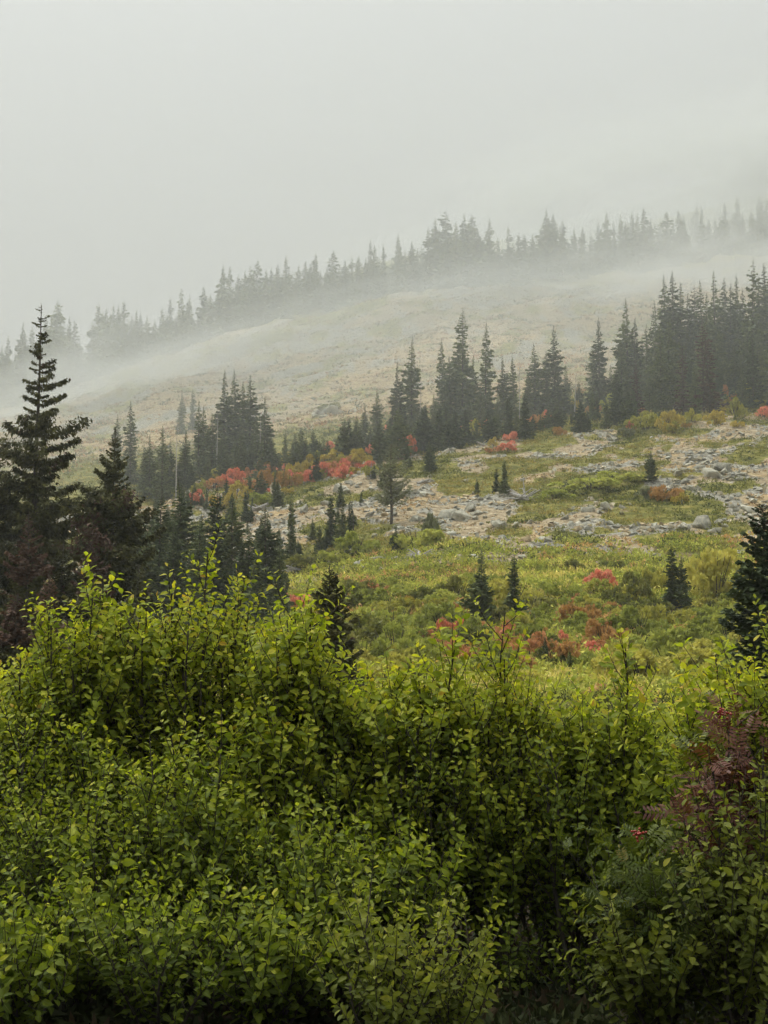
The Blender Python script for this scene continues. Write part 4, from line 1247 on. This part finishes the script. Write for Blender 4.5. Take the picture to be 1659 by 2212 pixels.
tufts('far_turf', 26000, 200, 388, 55, 8, 0.9, 0.34, 0.34, 'orange and olive turf on the hazy bare slope', lambda g, r, o, x, y: np.clip(0.5 * o + 0.6 * g, 0, 1), [(0.08, 0.10, 0.035), (0.30, 0.17, 0.07), (0.38, 0.25, 0.10), (0.13, 0.14, 0.05), (0.24, 0.20, 0.08), (0.36, 0.18, 0.07)])
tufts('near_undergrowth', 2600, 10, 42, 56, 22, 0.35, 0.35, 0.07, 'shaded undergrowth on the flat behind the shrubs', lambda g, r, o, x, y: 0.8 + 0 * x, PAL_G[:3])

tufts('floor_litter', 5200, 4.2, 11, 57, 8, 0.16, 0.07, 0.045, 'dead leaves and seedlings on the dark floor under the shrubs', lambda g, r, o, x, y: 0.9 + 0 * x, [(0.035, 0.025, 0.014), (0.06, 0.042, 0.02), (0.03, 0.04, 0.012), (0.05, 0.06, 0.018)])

# unseen firs added behind the photographer: they keep the low sky off the shrubs' near side
for k, (x, y, h) in enumerate([(-9.5, -6.5, 11), (-6.2, -8.5, 13), (-3.4, -6.2, 10), (-0.8, -8.8, 14), (1.9, -6.6, 11), (4.6, -8.4, 13), (7.4, -6.4, 11), (10.4, -7.6, 12), (-12.5, -3.0, 12), (12.8, -2.6, 12)]):
    put_tree('fir_tree', MID[(2, 4)[k % 2]], x, y, 0.0, h, k * 1.3, 'fir of the unseen row added for shade behind the viewpoint', 'forest edge behind the viewpoint', 1.5)

# ------------------------------------------------------------------ foreground shrubs
def leaf_proto(kind, seed):
    """unit leaf along +Y, blade normal +Z; returns v, tris, rib weight"""
    g = np.random.default_rng(seed)
    if kind == 'broad':
        st = np.array([0.0, 0.18, 0.45, 0.72, 1.0])
        wd = np.array([0.0, 0.25, 0.32, 0.21, 0.0]) * g.uniform(0.8, 1.15)
        curl = g.uniform(-0.30, -0.05)
        fold = g.uniform(0.08, 0.3)
        mid = np.stack([0 * st + g.uniform(-0.05, 0.05) * st * st, st, curl * st * st + 0.05 * np.sin(st * 6 + g.random() * 6)], 1)
        lf = mid + np.stack([-wd, 0.03 + 0 * st, wd * fold + g.normal(0, 0.02, 5)], 1)
        rt = mid + np.stack([wd, 0.03 + 0 * st, wd * fold + g.normal(0, 0.02, 5)], 1)
        pet = np.array([[0.012, -0.22, 0.06], [-0.012, -0.22, 0.06]])
        v = np.concatenate([mid, lf[1:4], rt[1:4], pet])
        # 0-4 mid, 5-7 left, 8-10 right, 11-12 petiole
        f = [(0, 1, 5), (0, 8, 1), (5, 1, 2), (5, 2, 6), (1, 8, 9), (1, 9, 2), (6, 2, 3), (6, 3, 7), (2, 9, 10), (2, 10, 3), (7, 3, 4), (3, 10, 4), (11, 12, 0)]
        rib = np.array([1, 1, 1, 1, 1, 0, 0, 0, 0, 0, 0, 1, 1.0])
        return v, np.array(f), rib
    if kind == 'mass':                           # the same leaf with fewer faces, for the joined foliage
        wd, curl, fold = g.uniform(0.26, 0.34), g.uniform(-0.3, -0.05), g.uniform(0.08, 0.3)
        v = np.array([[0, -0.05, 0.02], [0, 0.45, curl * 0.2], [0, 1, curl], [-wd * 0.85, 0.24, wd * fold], [-wd * 0.8, 0.66, wd * fold + curl * 0.4], [wd * 0.85, 0.24, wd * fold], [wd * 0.8, 0.66, wd * fold + curl * 0.4]])
        v[:, 2] += g.normal(0, 0.025, 7)
        return v, np.array([(0, 1, 3), (3, 1, 4), (4, 1, 2), (0, 5, 1), (5, 6, 1), (6, 2, 1)]), np.array([1, 1, 1, 0, 0, 0, 0.0])
    vs, fs, rs, off = [], [], [], 0
    n = 6
    for k in range(n * 2 + 1):                   # pinnate leaf: paired leaflets and one at the tip
        if k == n * 2:
            b, d = np.array([0, 0.98, -0.18]), np.array([0.0, 1, -0.25])
        else:
            t = 0.2 + 0.76 * (k // 2) / n
            sgn = -1 if k % 2 else 1
            b, d = np.array([0, t, -0.2 * t * t]), np.array([sgn * 0.95, 0.42, g.uniform(-0.35, 0.1)])
        d = d / np.linalg.norm(d)
        L = 0.34 * (1 - 0.25 * abs(0.5 - (k // 2) / n))
        s = np.cross(d, [0, 0, 1.0])
        s /= np.linalg.norm(s)
        up = np.array([0, 0, 1.0])
        v = np.array([b, b + d * L * 0.35 + s * L * 0.14 + up * 0.02, b + d * L * 0.75 + s * L * 0.11, b + d * L, b + d * L * 0.75 - s * L * 0.11, b + d * L * 0.35 - s * L * 0.14 + up * 0.02])
        vs.append(v)
        fs.append(np.array([(0, 1, 5), (1, 2, 4), (1, 4, 5), (2, 3, 4)]) + off)
        rs.append(np.array([0.9, 0, 0, 0.2, 0, 0]))
        off += 6
    vs.append(np.array([[-0.012, -0.15, 0.03], [0.012, -0.15, 0.03], [0.0, 1.0, -0.19]]))
    fs.append(np.array([(0, 1, 2)]) + off)
    rs.append(np.ones(3))
    return np.concatenate(vs), np.concatenate(fs), np.concatenate(rs)

LP = {'broad': [leaf_proto('broad', 600 + k) for k in range(6)], 'mass': [leaf_proto('mass', 640 + k) for k in range(6)], 'pinnate': [leaf_proto('pinnate', 620 + k) for k in range(4)]}
AGE_LIGHTS = (0.08, 0.3, 0.55, 0.85)
_lm = {}
def leaf_mesh(kind, k, age_light, mat):
    key = (kind, k, age_light, mat.name)
    if key not in _lm:
        v, f, rib = LP[kind][k]
        col = np.column_stack([rib, np.full(len(v), 0.0), np.full(len(v), AGE_LIGHTS[age_light]), np.ones(len(v))])
        _lm[key] = mesh_np('leaf', v, f, [mat], smooth=True, color=col, cname='leaf')
    return _lm[key]

SKYX, SKYY = zip(*[(-60, 1490), (45, 1480), (85, 1345), (180, 1325), (235, 1312), (300, 1325), (350, 1300), (400, 1285), (430, 1285), (480, 1292), (520, 1300), (560, 1345), (640, 1335), (668, 1350), (690, 1425), (745, 1465), (800, 1495), (850, 1465), (900, 1485), (960, 1475), (1020, 1490), (1070, 1475), (1110, 1480), (1180, 1520), (1280, 1515), (1340, 1500), (1390, 1530), (1480, 1530), (1550, 1465), (1620, 1455), (1659, 1390), (1720, 1370)])
SHRUBS = []     # collected first, so that the leaves in front can be told from those behind
def shrub(px, ptop, Y, wpx, label, mat=None, kind='broad', leaf=0.062, stems=7, low=0.35, yellow=0.0, seed=0, spikes=(), dens=1.0, zfoot=None, cat='shrub', name='leafy_shrub', group=None, berries=(), var=0.30, wall=False):
    g = np.random.default_rng(3000 + seed)
    if kind == 'broad':
        leaf, yellow = leaf * (0.86, 1.12, 0.98, 1.2, 0.9)[seed % 5], yellow + (0.04, -0.05, 0.06, -0.03, 0.0)[(seed * 3) % 5]
    rx, rz = ray(px, ptop)
    bx, by = float(rx * Y), float(Y)
    bz = float(ground_h(bx, by))
    H = CAMZ + float(rz) * Y - bz
    W = wpx / 2 * Y / FPX
    stems_geo, LPp, LPd, LPn, LPs, LPa = [], [], [], [], [], []
    tops = []
    for k in range(stems):
        a = 6.28 * (k + g.random()) / stems
        rr = W * math.sqrt(g.random()) * 0.95
        hh = H * (0.98 - 0.22 * (rr / W) ** 2 - var * g.random() ** 1.5)
        tx_, ty_ = rr * math.cos(a), rr * math.sin(a) * 0.8
        if wall:                                 # the stem reaches up to the hedge's outline at its own place
            qx = PW / 2 + FPX * (bx + tx_) / (by + ty_)
            hh = (CAMZ + float(ray(qx, np.interp(qx, SKYX, SKYY) + 16)[1]) * (by + ty_) - bz) * (1.0 - 0.16 * g.random() ** 1.6)
        tops.append((tx_, ty_, hh, 0.0))
    for sxp, syp in spikes:                      # tall single shoots
        ax, az = ray(sxp, syp)
        tops.append((float(ax * Y) - bx, g.uniform(-0.1, 0.1), CAMZ + float(az) * Y - bz, 1.0))
    for tx, ty, th, spk in tops:
        b0 = np.array([g.normal(0, 0.10 * W), g.normal(0, 0.10 * W), -0.05])
        tip = np.array([tx, ty, th])
        n = 9
        t = np.linspace(0, 1, n)
        bow = np.array([tx, ty, 0]) * 0.25
        pts = b0 + (tip - b0) * t[:, None] + bow * (np.sin(t * np.pi) * 0.7)[:, None] + np.cumsum(g.normal(0, 0.012, (n, 3)), 0) * t[:, None]
        r0 = 0.006 + 0.0065 * H * g.uniform(0.7, 1.1)
        geo = [tube(pts, r0 * (1 - 0.85 * t) + 0.0012, 5)]
        L = np.linalg.norm(tip - b0)
        ns = int((7 + 6.2 * L) * dens * (1.5 if spk else 1.0))
        shoots = []
        for q in range(ns):
            u = low + (0.97 - low) * (q + g.random()) / ns
            if u < 0.2: continue
            i = min(int(u * (n - 1)), n - 2)
            p = pts[i] + (pts[i + 1] - pts[i]) * (u * (n - 1) - i)
            an = q * 2.4 + g.normal(0, 0.5)
            el = g.uniform(0.5, 1.2)
            sl = g.uniform(0.18, 0.56) * (1.2 - 0.75 * u if spk else (0.95 if u < 0.7 else 0.95 - 2.0 * (u - 0.7)))
            d = np.array([math.cos(an) * math.cos(el), math.sin(an) * math.cos(el), math.sin(el)])
            e = p + d * sl * 0.55 + np.array([0, 0, 0.02]) * sl
            e2 = p + d * sl + np.array([0, 0, 0.25 * sl])
            geo.append(tube(np.array([p, e, e2]), [0.0032, 0.0024, 0.001], 3))
            shoots.append((p, e, e2, sl, u))
        i0 = max(0, n - 3)
        shoots.append((pts[n - 2], 0.5 * (pts[n - 2] + pts[-1]), pts[-1], np.linalg.norm(pts[-1] - pts[n - 2]), 1.0))
        if spk:
            shoots.append((pts[n - 3], 0.5 * (pts[n - 3] + pts[n - 2]), pts[n - 2], np.linalg.norm(pts[n - 2] - pts[n - 3]), 0.9))
        for p, e, e2, sl, u in shoots:
            m = max(3, int(sl / (0.0150 if kind == 'broad' else 0.06)) + 1)
            for w in range(m):
                s = (w + 0.6 * g.random() + 0.25) / m
                q = p + (e - p) * (s * 2) if s < 0.5 else e + (e2 - e) * (min(s, 1) * 2 - 1)
                ax = e2 - p
                ax /= np.linalg.norm(ax) + 1e-9
                an = w * 2.6 + g.normal(0, 0.6)
                sd = np.cross(ax, [0.3, 0.2, 1.0])
                sd /= np.linalg.norm(sd) + 1e-9
                s2 = np.cross(ax, sd)
                d = ax * g.uniform(0.25, 0.9) + (sd * math.cos(an) + s2 * math.sin(an)) + np.array([0, 0, g.uniform(-0.25, 0.35)])
                d /= np.linalg.norm(d)
                nn = np.array([0.75 * (q[0] - 0.2 * tx) / W, 0.75 * (q[1] - 0.2 * ty) / W - 0.25, 0.75]) + ax * 0.2 + g.normal(0, 0.42, 3)
                nn -= d * np.dot(nn, d)
                nn /= np.linalg.norm(nn) + 1e-9
                ls = leaf * g.uniform(0.65, 1.25) * (1.0 if s < 0.9 else 0.75)
                LPp.append(q + d * ls * 0.2)
                LPd.append(d)
                LPn.append(nn)
                LPs.append(ls)
                LPa.append(np.clip(0.10 + 0.35 * max(0.0, s - 0.55) * 2 + 0.28 * sstep(0.7, 1.0, (q[2]) / H) + yellow + g.normal(0, 0.13), 0, 1))  # yellow lightens upper rows, darkens lower ones: light and shade painted into leaves
        stems_geo.append(stack([(v, np.concatenate([f[:, [0, 1, 2]], f[:, [0, 2, 3]]])) for v, f in geo]))
    SHRUBS.append(dict(px=px, base=(bx, by, bz), stems=stems_geo, P=np.array(LPp), D=np.array(LPd), N=np.array(LPn), S=np.array(LPs), A=np.array(LPa), kind=kind, mat=mat or M_LEAF, label=label, cat=cat, name=name, group=group, berries=berries, seed=seed))

sd = iter(range(1, 200))
# back row: makes the skyline, leaf colour lightened as if by open sky
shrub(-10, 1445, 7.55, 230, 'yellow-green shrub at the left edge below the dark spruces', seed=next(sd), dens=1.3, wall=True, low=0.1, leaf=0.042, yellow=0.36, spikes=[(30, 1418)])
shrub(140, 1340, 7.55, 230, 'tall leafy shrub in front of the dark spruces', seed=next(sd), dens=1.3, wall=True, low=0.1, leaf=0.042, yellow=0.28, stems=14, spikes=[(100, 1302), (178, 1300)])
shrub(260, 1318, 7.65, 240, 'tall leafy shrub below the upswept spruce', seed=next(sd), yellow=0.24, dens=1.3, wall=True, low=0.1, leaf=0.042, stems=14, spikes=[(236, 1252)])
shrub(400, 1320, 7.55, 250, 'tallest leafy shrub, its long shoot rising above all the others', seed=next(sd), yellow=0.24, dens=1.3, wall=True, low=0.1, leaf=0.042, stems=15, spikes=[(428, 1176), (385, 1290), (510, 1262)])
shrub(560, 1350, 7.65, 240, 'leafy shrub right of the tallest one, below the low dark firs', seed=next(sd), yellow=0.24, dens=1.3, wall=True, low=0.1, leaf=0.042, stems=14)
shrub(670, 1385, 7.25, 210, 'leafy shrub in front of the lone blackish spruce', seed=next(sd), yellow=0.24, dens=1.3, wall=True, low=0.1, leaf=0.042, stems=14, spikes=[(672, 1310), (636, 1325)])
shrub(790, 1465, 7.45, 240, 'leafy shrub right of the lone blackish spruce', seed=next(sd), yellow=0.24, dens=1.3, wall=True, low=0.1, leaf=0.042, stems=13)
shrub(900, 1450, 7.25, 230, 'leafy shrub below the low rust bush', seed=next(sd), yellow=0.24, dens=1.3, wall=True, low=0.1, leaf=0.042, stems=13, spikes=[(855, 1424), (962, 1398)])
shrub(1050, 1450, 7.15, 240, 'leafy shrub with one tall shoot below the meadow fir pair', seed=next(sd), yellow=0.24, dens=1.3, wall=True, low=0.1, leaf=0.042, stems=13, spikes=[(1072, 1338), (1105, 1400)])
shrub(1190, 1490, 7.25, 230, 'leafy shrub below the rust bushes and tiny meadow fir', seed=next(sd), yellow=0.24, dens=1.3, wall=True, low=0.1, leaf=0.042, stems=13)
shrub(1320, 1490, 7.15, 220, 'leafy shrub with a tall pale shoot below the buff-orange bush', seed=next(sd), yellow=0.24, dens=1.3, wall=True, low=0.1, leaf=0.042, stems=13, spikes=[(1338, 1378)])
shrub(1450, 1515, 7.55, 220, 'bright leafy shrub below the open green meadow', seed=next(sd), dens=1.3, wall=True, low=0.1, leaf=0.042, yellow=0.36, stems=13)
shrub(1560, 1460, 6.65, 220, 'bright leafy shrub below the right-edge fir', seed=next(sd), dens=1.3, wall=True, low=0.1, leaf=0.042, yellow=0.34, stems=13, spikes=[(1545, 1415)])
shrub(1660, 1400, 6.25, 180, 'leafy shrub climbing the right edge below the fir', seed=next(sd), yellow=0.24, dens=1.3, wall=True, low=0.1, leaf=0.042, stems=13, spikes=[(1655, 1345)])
# middle row
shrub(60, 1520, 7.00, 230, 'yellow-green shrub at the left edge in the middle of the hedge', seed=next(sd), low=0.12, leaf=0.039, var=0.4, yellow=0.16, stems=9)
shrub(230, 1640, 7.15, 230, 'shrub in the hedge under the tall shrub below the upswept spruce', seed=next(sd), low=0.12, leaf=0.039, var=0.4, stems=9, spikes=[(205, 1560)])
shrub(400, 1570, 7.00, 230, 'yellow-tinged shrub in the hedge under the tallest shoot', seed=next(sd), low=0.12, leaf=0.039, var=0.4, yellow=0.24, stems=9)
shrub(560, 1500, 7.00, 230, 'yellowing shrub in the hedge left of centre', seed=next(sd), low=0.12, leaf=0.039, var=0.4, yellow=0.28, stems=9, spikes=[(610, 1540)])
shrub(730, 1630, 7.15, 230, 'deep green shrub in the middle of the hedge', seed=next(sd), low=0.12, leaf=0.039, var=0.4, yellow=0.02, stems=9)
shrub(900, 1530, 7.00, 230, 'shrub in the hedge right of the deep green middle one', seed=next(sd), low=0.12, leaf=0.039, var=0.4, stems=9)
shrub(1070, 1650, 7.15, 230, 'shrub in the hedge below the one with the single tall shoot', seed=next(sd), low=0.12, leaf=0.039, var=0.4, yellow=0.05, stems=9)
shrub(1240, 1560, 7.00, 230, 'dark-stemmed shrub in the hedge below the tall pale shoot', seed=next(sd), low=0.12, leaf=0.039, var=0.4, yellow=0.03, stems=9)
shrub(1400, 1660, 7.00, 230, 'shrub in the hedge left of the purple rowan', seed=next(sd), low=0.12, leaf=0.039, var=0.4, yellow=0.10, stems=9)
# front row, leaf colour mostly darkened for the shade low in the hedge
shrub(70, 1760, 6.70, 280, 'front shrub in the left half nearest the left edge', seed=next(sd), leaf=0.038, var=0.4, yellow=-0.10, stems=9, low=0.3)
shrub(250, 1740, 6.70, 270, 'front shrub second from the left edge', seed=next(sd), leaf=0.038, var=0.4, stems=9, low=0.4, spikes=[(330, 1650)])
shrub(450, 1700, 6.70, 260, 'front shrub with a bright upright shoot left of centre', seed=next(sd), leaf=0.038, var=0.4, yellow=-0.05, stems=9, low=0.35, spikes=[(465, 1655)])
shrub(640, 1790, 6.50, 260, 'front shrub in the lower middle, left of the dark gap', seed=next(sd), leaf=0.038, var=0.4, stems=9, low=0.35, yellow=-0.10)
shrub(820, 1830, 6.50, 240, 'front shrub bordering the dark gap', seed=next(sd), leaf=0.038, var=0.4, stems=8, low=0.42, yellow=-0.12)
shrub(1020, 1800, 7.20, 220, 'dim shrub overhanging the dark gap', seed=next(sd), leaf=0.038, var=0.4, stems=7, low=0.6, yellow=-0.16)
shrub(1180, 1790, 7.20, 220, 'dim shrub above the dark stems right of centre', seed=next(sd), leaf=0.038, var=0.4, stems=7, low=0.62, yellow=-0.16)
# nearest saplings along the bottom, most with shade put into the leaf colour
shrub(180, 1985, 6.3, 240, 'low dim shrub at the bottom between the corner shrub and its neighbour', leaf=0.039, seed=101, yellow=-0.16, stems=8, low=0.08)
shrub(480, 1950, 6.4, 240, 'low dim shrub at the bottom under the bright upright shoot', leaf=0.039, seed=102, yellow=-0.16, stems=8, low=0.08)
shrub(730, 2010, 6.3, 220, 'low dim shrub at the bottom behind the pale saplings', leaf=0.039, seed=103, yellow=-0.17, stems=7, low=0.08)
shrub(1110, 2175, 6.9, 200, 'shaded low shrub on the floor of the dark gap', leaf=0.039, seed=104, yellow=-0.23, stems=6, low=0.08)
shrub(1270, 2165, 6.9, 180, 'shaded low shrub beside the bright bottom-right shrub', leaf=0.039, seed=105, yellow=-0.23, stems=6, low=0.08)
shrub(40, 2070, 6.0, 240, 'pale low shrub in the bottom left corner', leaf=0.039, seed=next(sd), yellow=-0.07, stems=9, low=0.06)
shrub(330, 2010, 6.0, 260, 'low shrub at the bottom left of centre', leaf=0.039, seed=next(sd), yellow=-0.11, stems=9, low=0.06)
shrub(600, 2060, 6.1, 240, 'low shrub at the bottom under the dim branches', leaf=0.039, seed=next(sd), yellow=-0.15, stems=9, low=0.06)
shrub(830, 2080, 5.7, 150, 'small pale sapling at the bottom, left of its taller twin', M_LEAFD, seed=next(sd), leaf=0.040, stems=4, low=0.15, spikes=[(800, 2005), (860, 2060)])
shrub(990, 2130, 5.7, 120, 'small pale sapling with one upright shoot at the bottom centre', M_LEAFD, seed=next(sd), leaf=0.039, stems=3, low=0.15, spikes=[(995, 2045), (925, 2035)])
shrub(1430, 2040, 5.9, 200, 'bright small-leaved shrub at the bottom right', M_LEAFD, seed=next(sd), leaf=0.040, stems=7, low=0.15, spikes=[(1320, 2035), (1390, 1960)])
shrub(1580, 1830, 5.7, 200, 'bright small-leaved shrub at the right edge in front of the purple rowan', M_LEAFD, seed=next(sd), leaf=0.040, stems=9, low=0.15, spikes=[(1590, 1720), (1560, 1770), (1645, 1700)], yellow=-0.06)
# rowans
shrub(1590, 1535, 6.05, 230, 'purple-red rowan with red berries near the right edge', M_ROWANR, 'pinnate', 0.12, 7, 0.35, 0.03, next(sd), [(1560, 1545)], 0.6, cat='rowan', name='rowan_shrub', berries=[(1562, 1537), (1378, 1802)])
shrub(1420, 1830, 5.95, 210, 'green rowan with paired leaflets left of the bright right-edge shrub', M_ROWANG, 'pinnate', 0.12, 8, 0.3, 0.0, next(sd), [], 0.8, cat='rowan', name='rowan_shrub')

def finish_shrubs():
    # leaves nearest the camera in each small patch of view become single leaves, the rest one foliage mesh
    W, Hh, cell = 768, 1024, 11
    best = {}
    for si, s in enumerate(SHRUBS):
        b = np.array(s['base'])
        p = s['P'] + b
        qx, qy = to_px(p[:, 0], p[:, 1], p[:, 2])
        d = np.linalg.norm(p - np.array([0, 0, CAMZ]), axis=1)
        cx, cyy = (qx / PW * W / cell).astype(int), (qy / PH * Hh / cell).astype(int)
        ok = (qx > 0) & (qx < PW) & (qy > 0) & (qy < PH)
        for i in np.where(ok)[0]:
            k = (cx[i], cyy[i])
            if k not in best or d[i] < best[k][0]:
                best[k] = (d[i], si, i)
    pick = {}
    for d, si, i in best.values():
        pick.setdefault(si, []).append((d / SHRUBS[si]['S'][i], i))
    for si, s in enumerate(SHRUBS):
        g = np.random.default_rng(8000 + si)
        e = empty(s['name'], s['base'])
        tag(e, s['label'], s['cat'], s['group'])
        single = set(i for _, i in sorted(pick.get(si, []))[:160])
        P, D, N, S, A = s['P'], s['D'], s['N'], s['S'], s['A']
        X = np.cross(D, N)
        kinds = LP[s['kind']]
        which = g.integers(0, len(kinds), len(P))
        vs, fs, cs, off = [], [], [], 0
        rest = np.array([i not in single for i in range(len(P))])
        for k, (v, f, rib) in enumerate(LP['mass'] if s['kind'] == 'broad' else kinds):
            q = np.where((which == k) & rest)[0]
            if not len(q): continue
            V = P[q][:, None] + S[q][:, None, None] * (v[None, :, 0:1] * X[q][:, None] + v[None, :, 1:2] * D[q][:, None] + v[None, :, 2:3] * N[q][:, None])
            vs.append(V.reshape(-1, 3))
            fs.append((f[None] + (np.arange(len(q)) * len(v))[:, None, None] + off).reshape(-1, 3))
            c = np.zeros((len(q), len(v), 4))
            c[:, :, 0] = rib[None]
            c[:, :, 1] = g.random(len(q))[:, None]
            c[:, :, 2] = A[q][:, None]
            c[:, :, 3] = 1
            cs.append(c.reshape(-1, 4))
            off += len(q) * len(v)
        child('foliage', mesh_np('foliage', np.concatenate(vs), np.concatenate(fs), [s['mat']], smooth=True, color=np.concatenate(cs), cname='leaf'), e, 'stuff')
        for v, f in s['stems']:
            child('stem', mesh_np('stem', v, f, [M_TWIG], smooth=True), e)
        for i in single:
            age_light = int(np.argmin(np.abs(np.array(AGE_LIGHTS) - A[i])))
            o = child('leaf', leaf_mesh(s['kind'], int(which[i]), age_light, s['mat']), e)
            m = Matrix(((X[i][0] * S[i], D[i][0] * S[i], N[i][0] * S[i], P[i][0]), (X[i][1] * S[i], D[i][1] * S[i], N[i][1] * S[i], P[i][1]), (X[i][2] * S[i], D[i][2] * S[i], N[i][2] * S[i], P[i][2]), (0, 0, 0, 1)))
            o.matrix_basis = m
        for bx, by in s['berries']:
            bm = bmesh.new()
            for k in range(22):
                bmesh.ops.create_icosphere(bm, subdivisions=1, radius=0.0055, matrix=Matrix.Translation(Vector(g.normal(0, 1, 3) * np.array([0.014, 0.012, 0.010]))))
            me = bpy.data.meshes.new('berry_cluster')
            bm.to_mesh(me)
            bm.free()
            me.materials.append(M_BERRY)
            o = child('berry_cluster', me, e)
            Yb = s['base'][1] - 0.42
            ax, az = ray(bx, by)
            o.location = (float(ax * Yb) - s['base'][0], -0.42, CAMZ + float(az) * Yb - s['base'][2])
finish_shrubs()
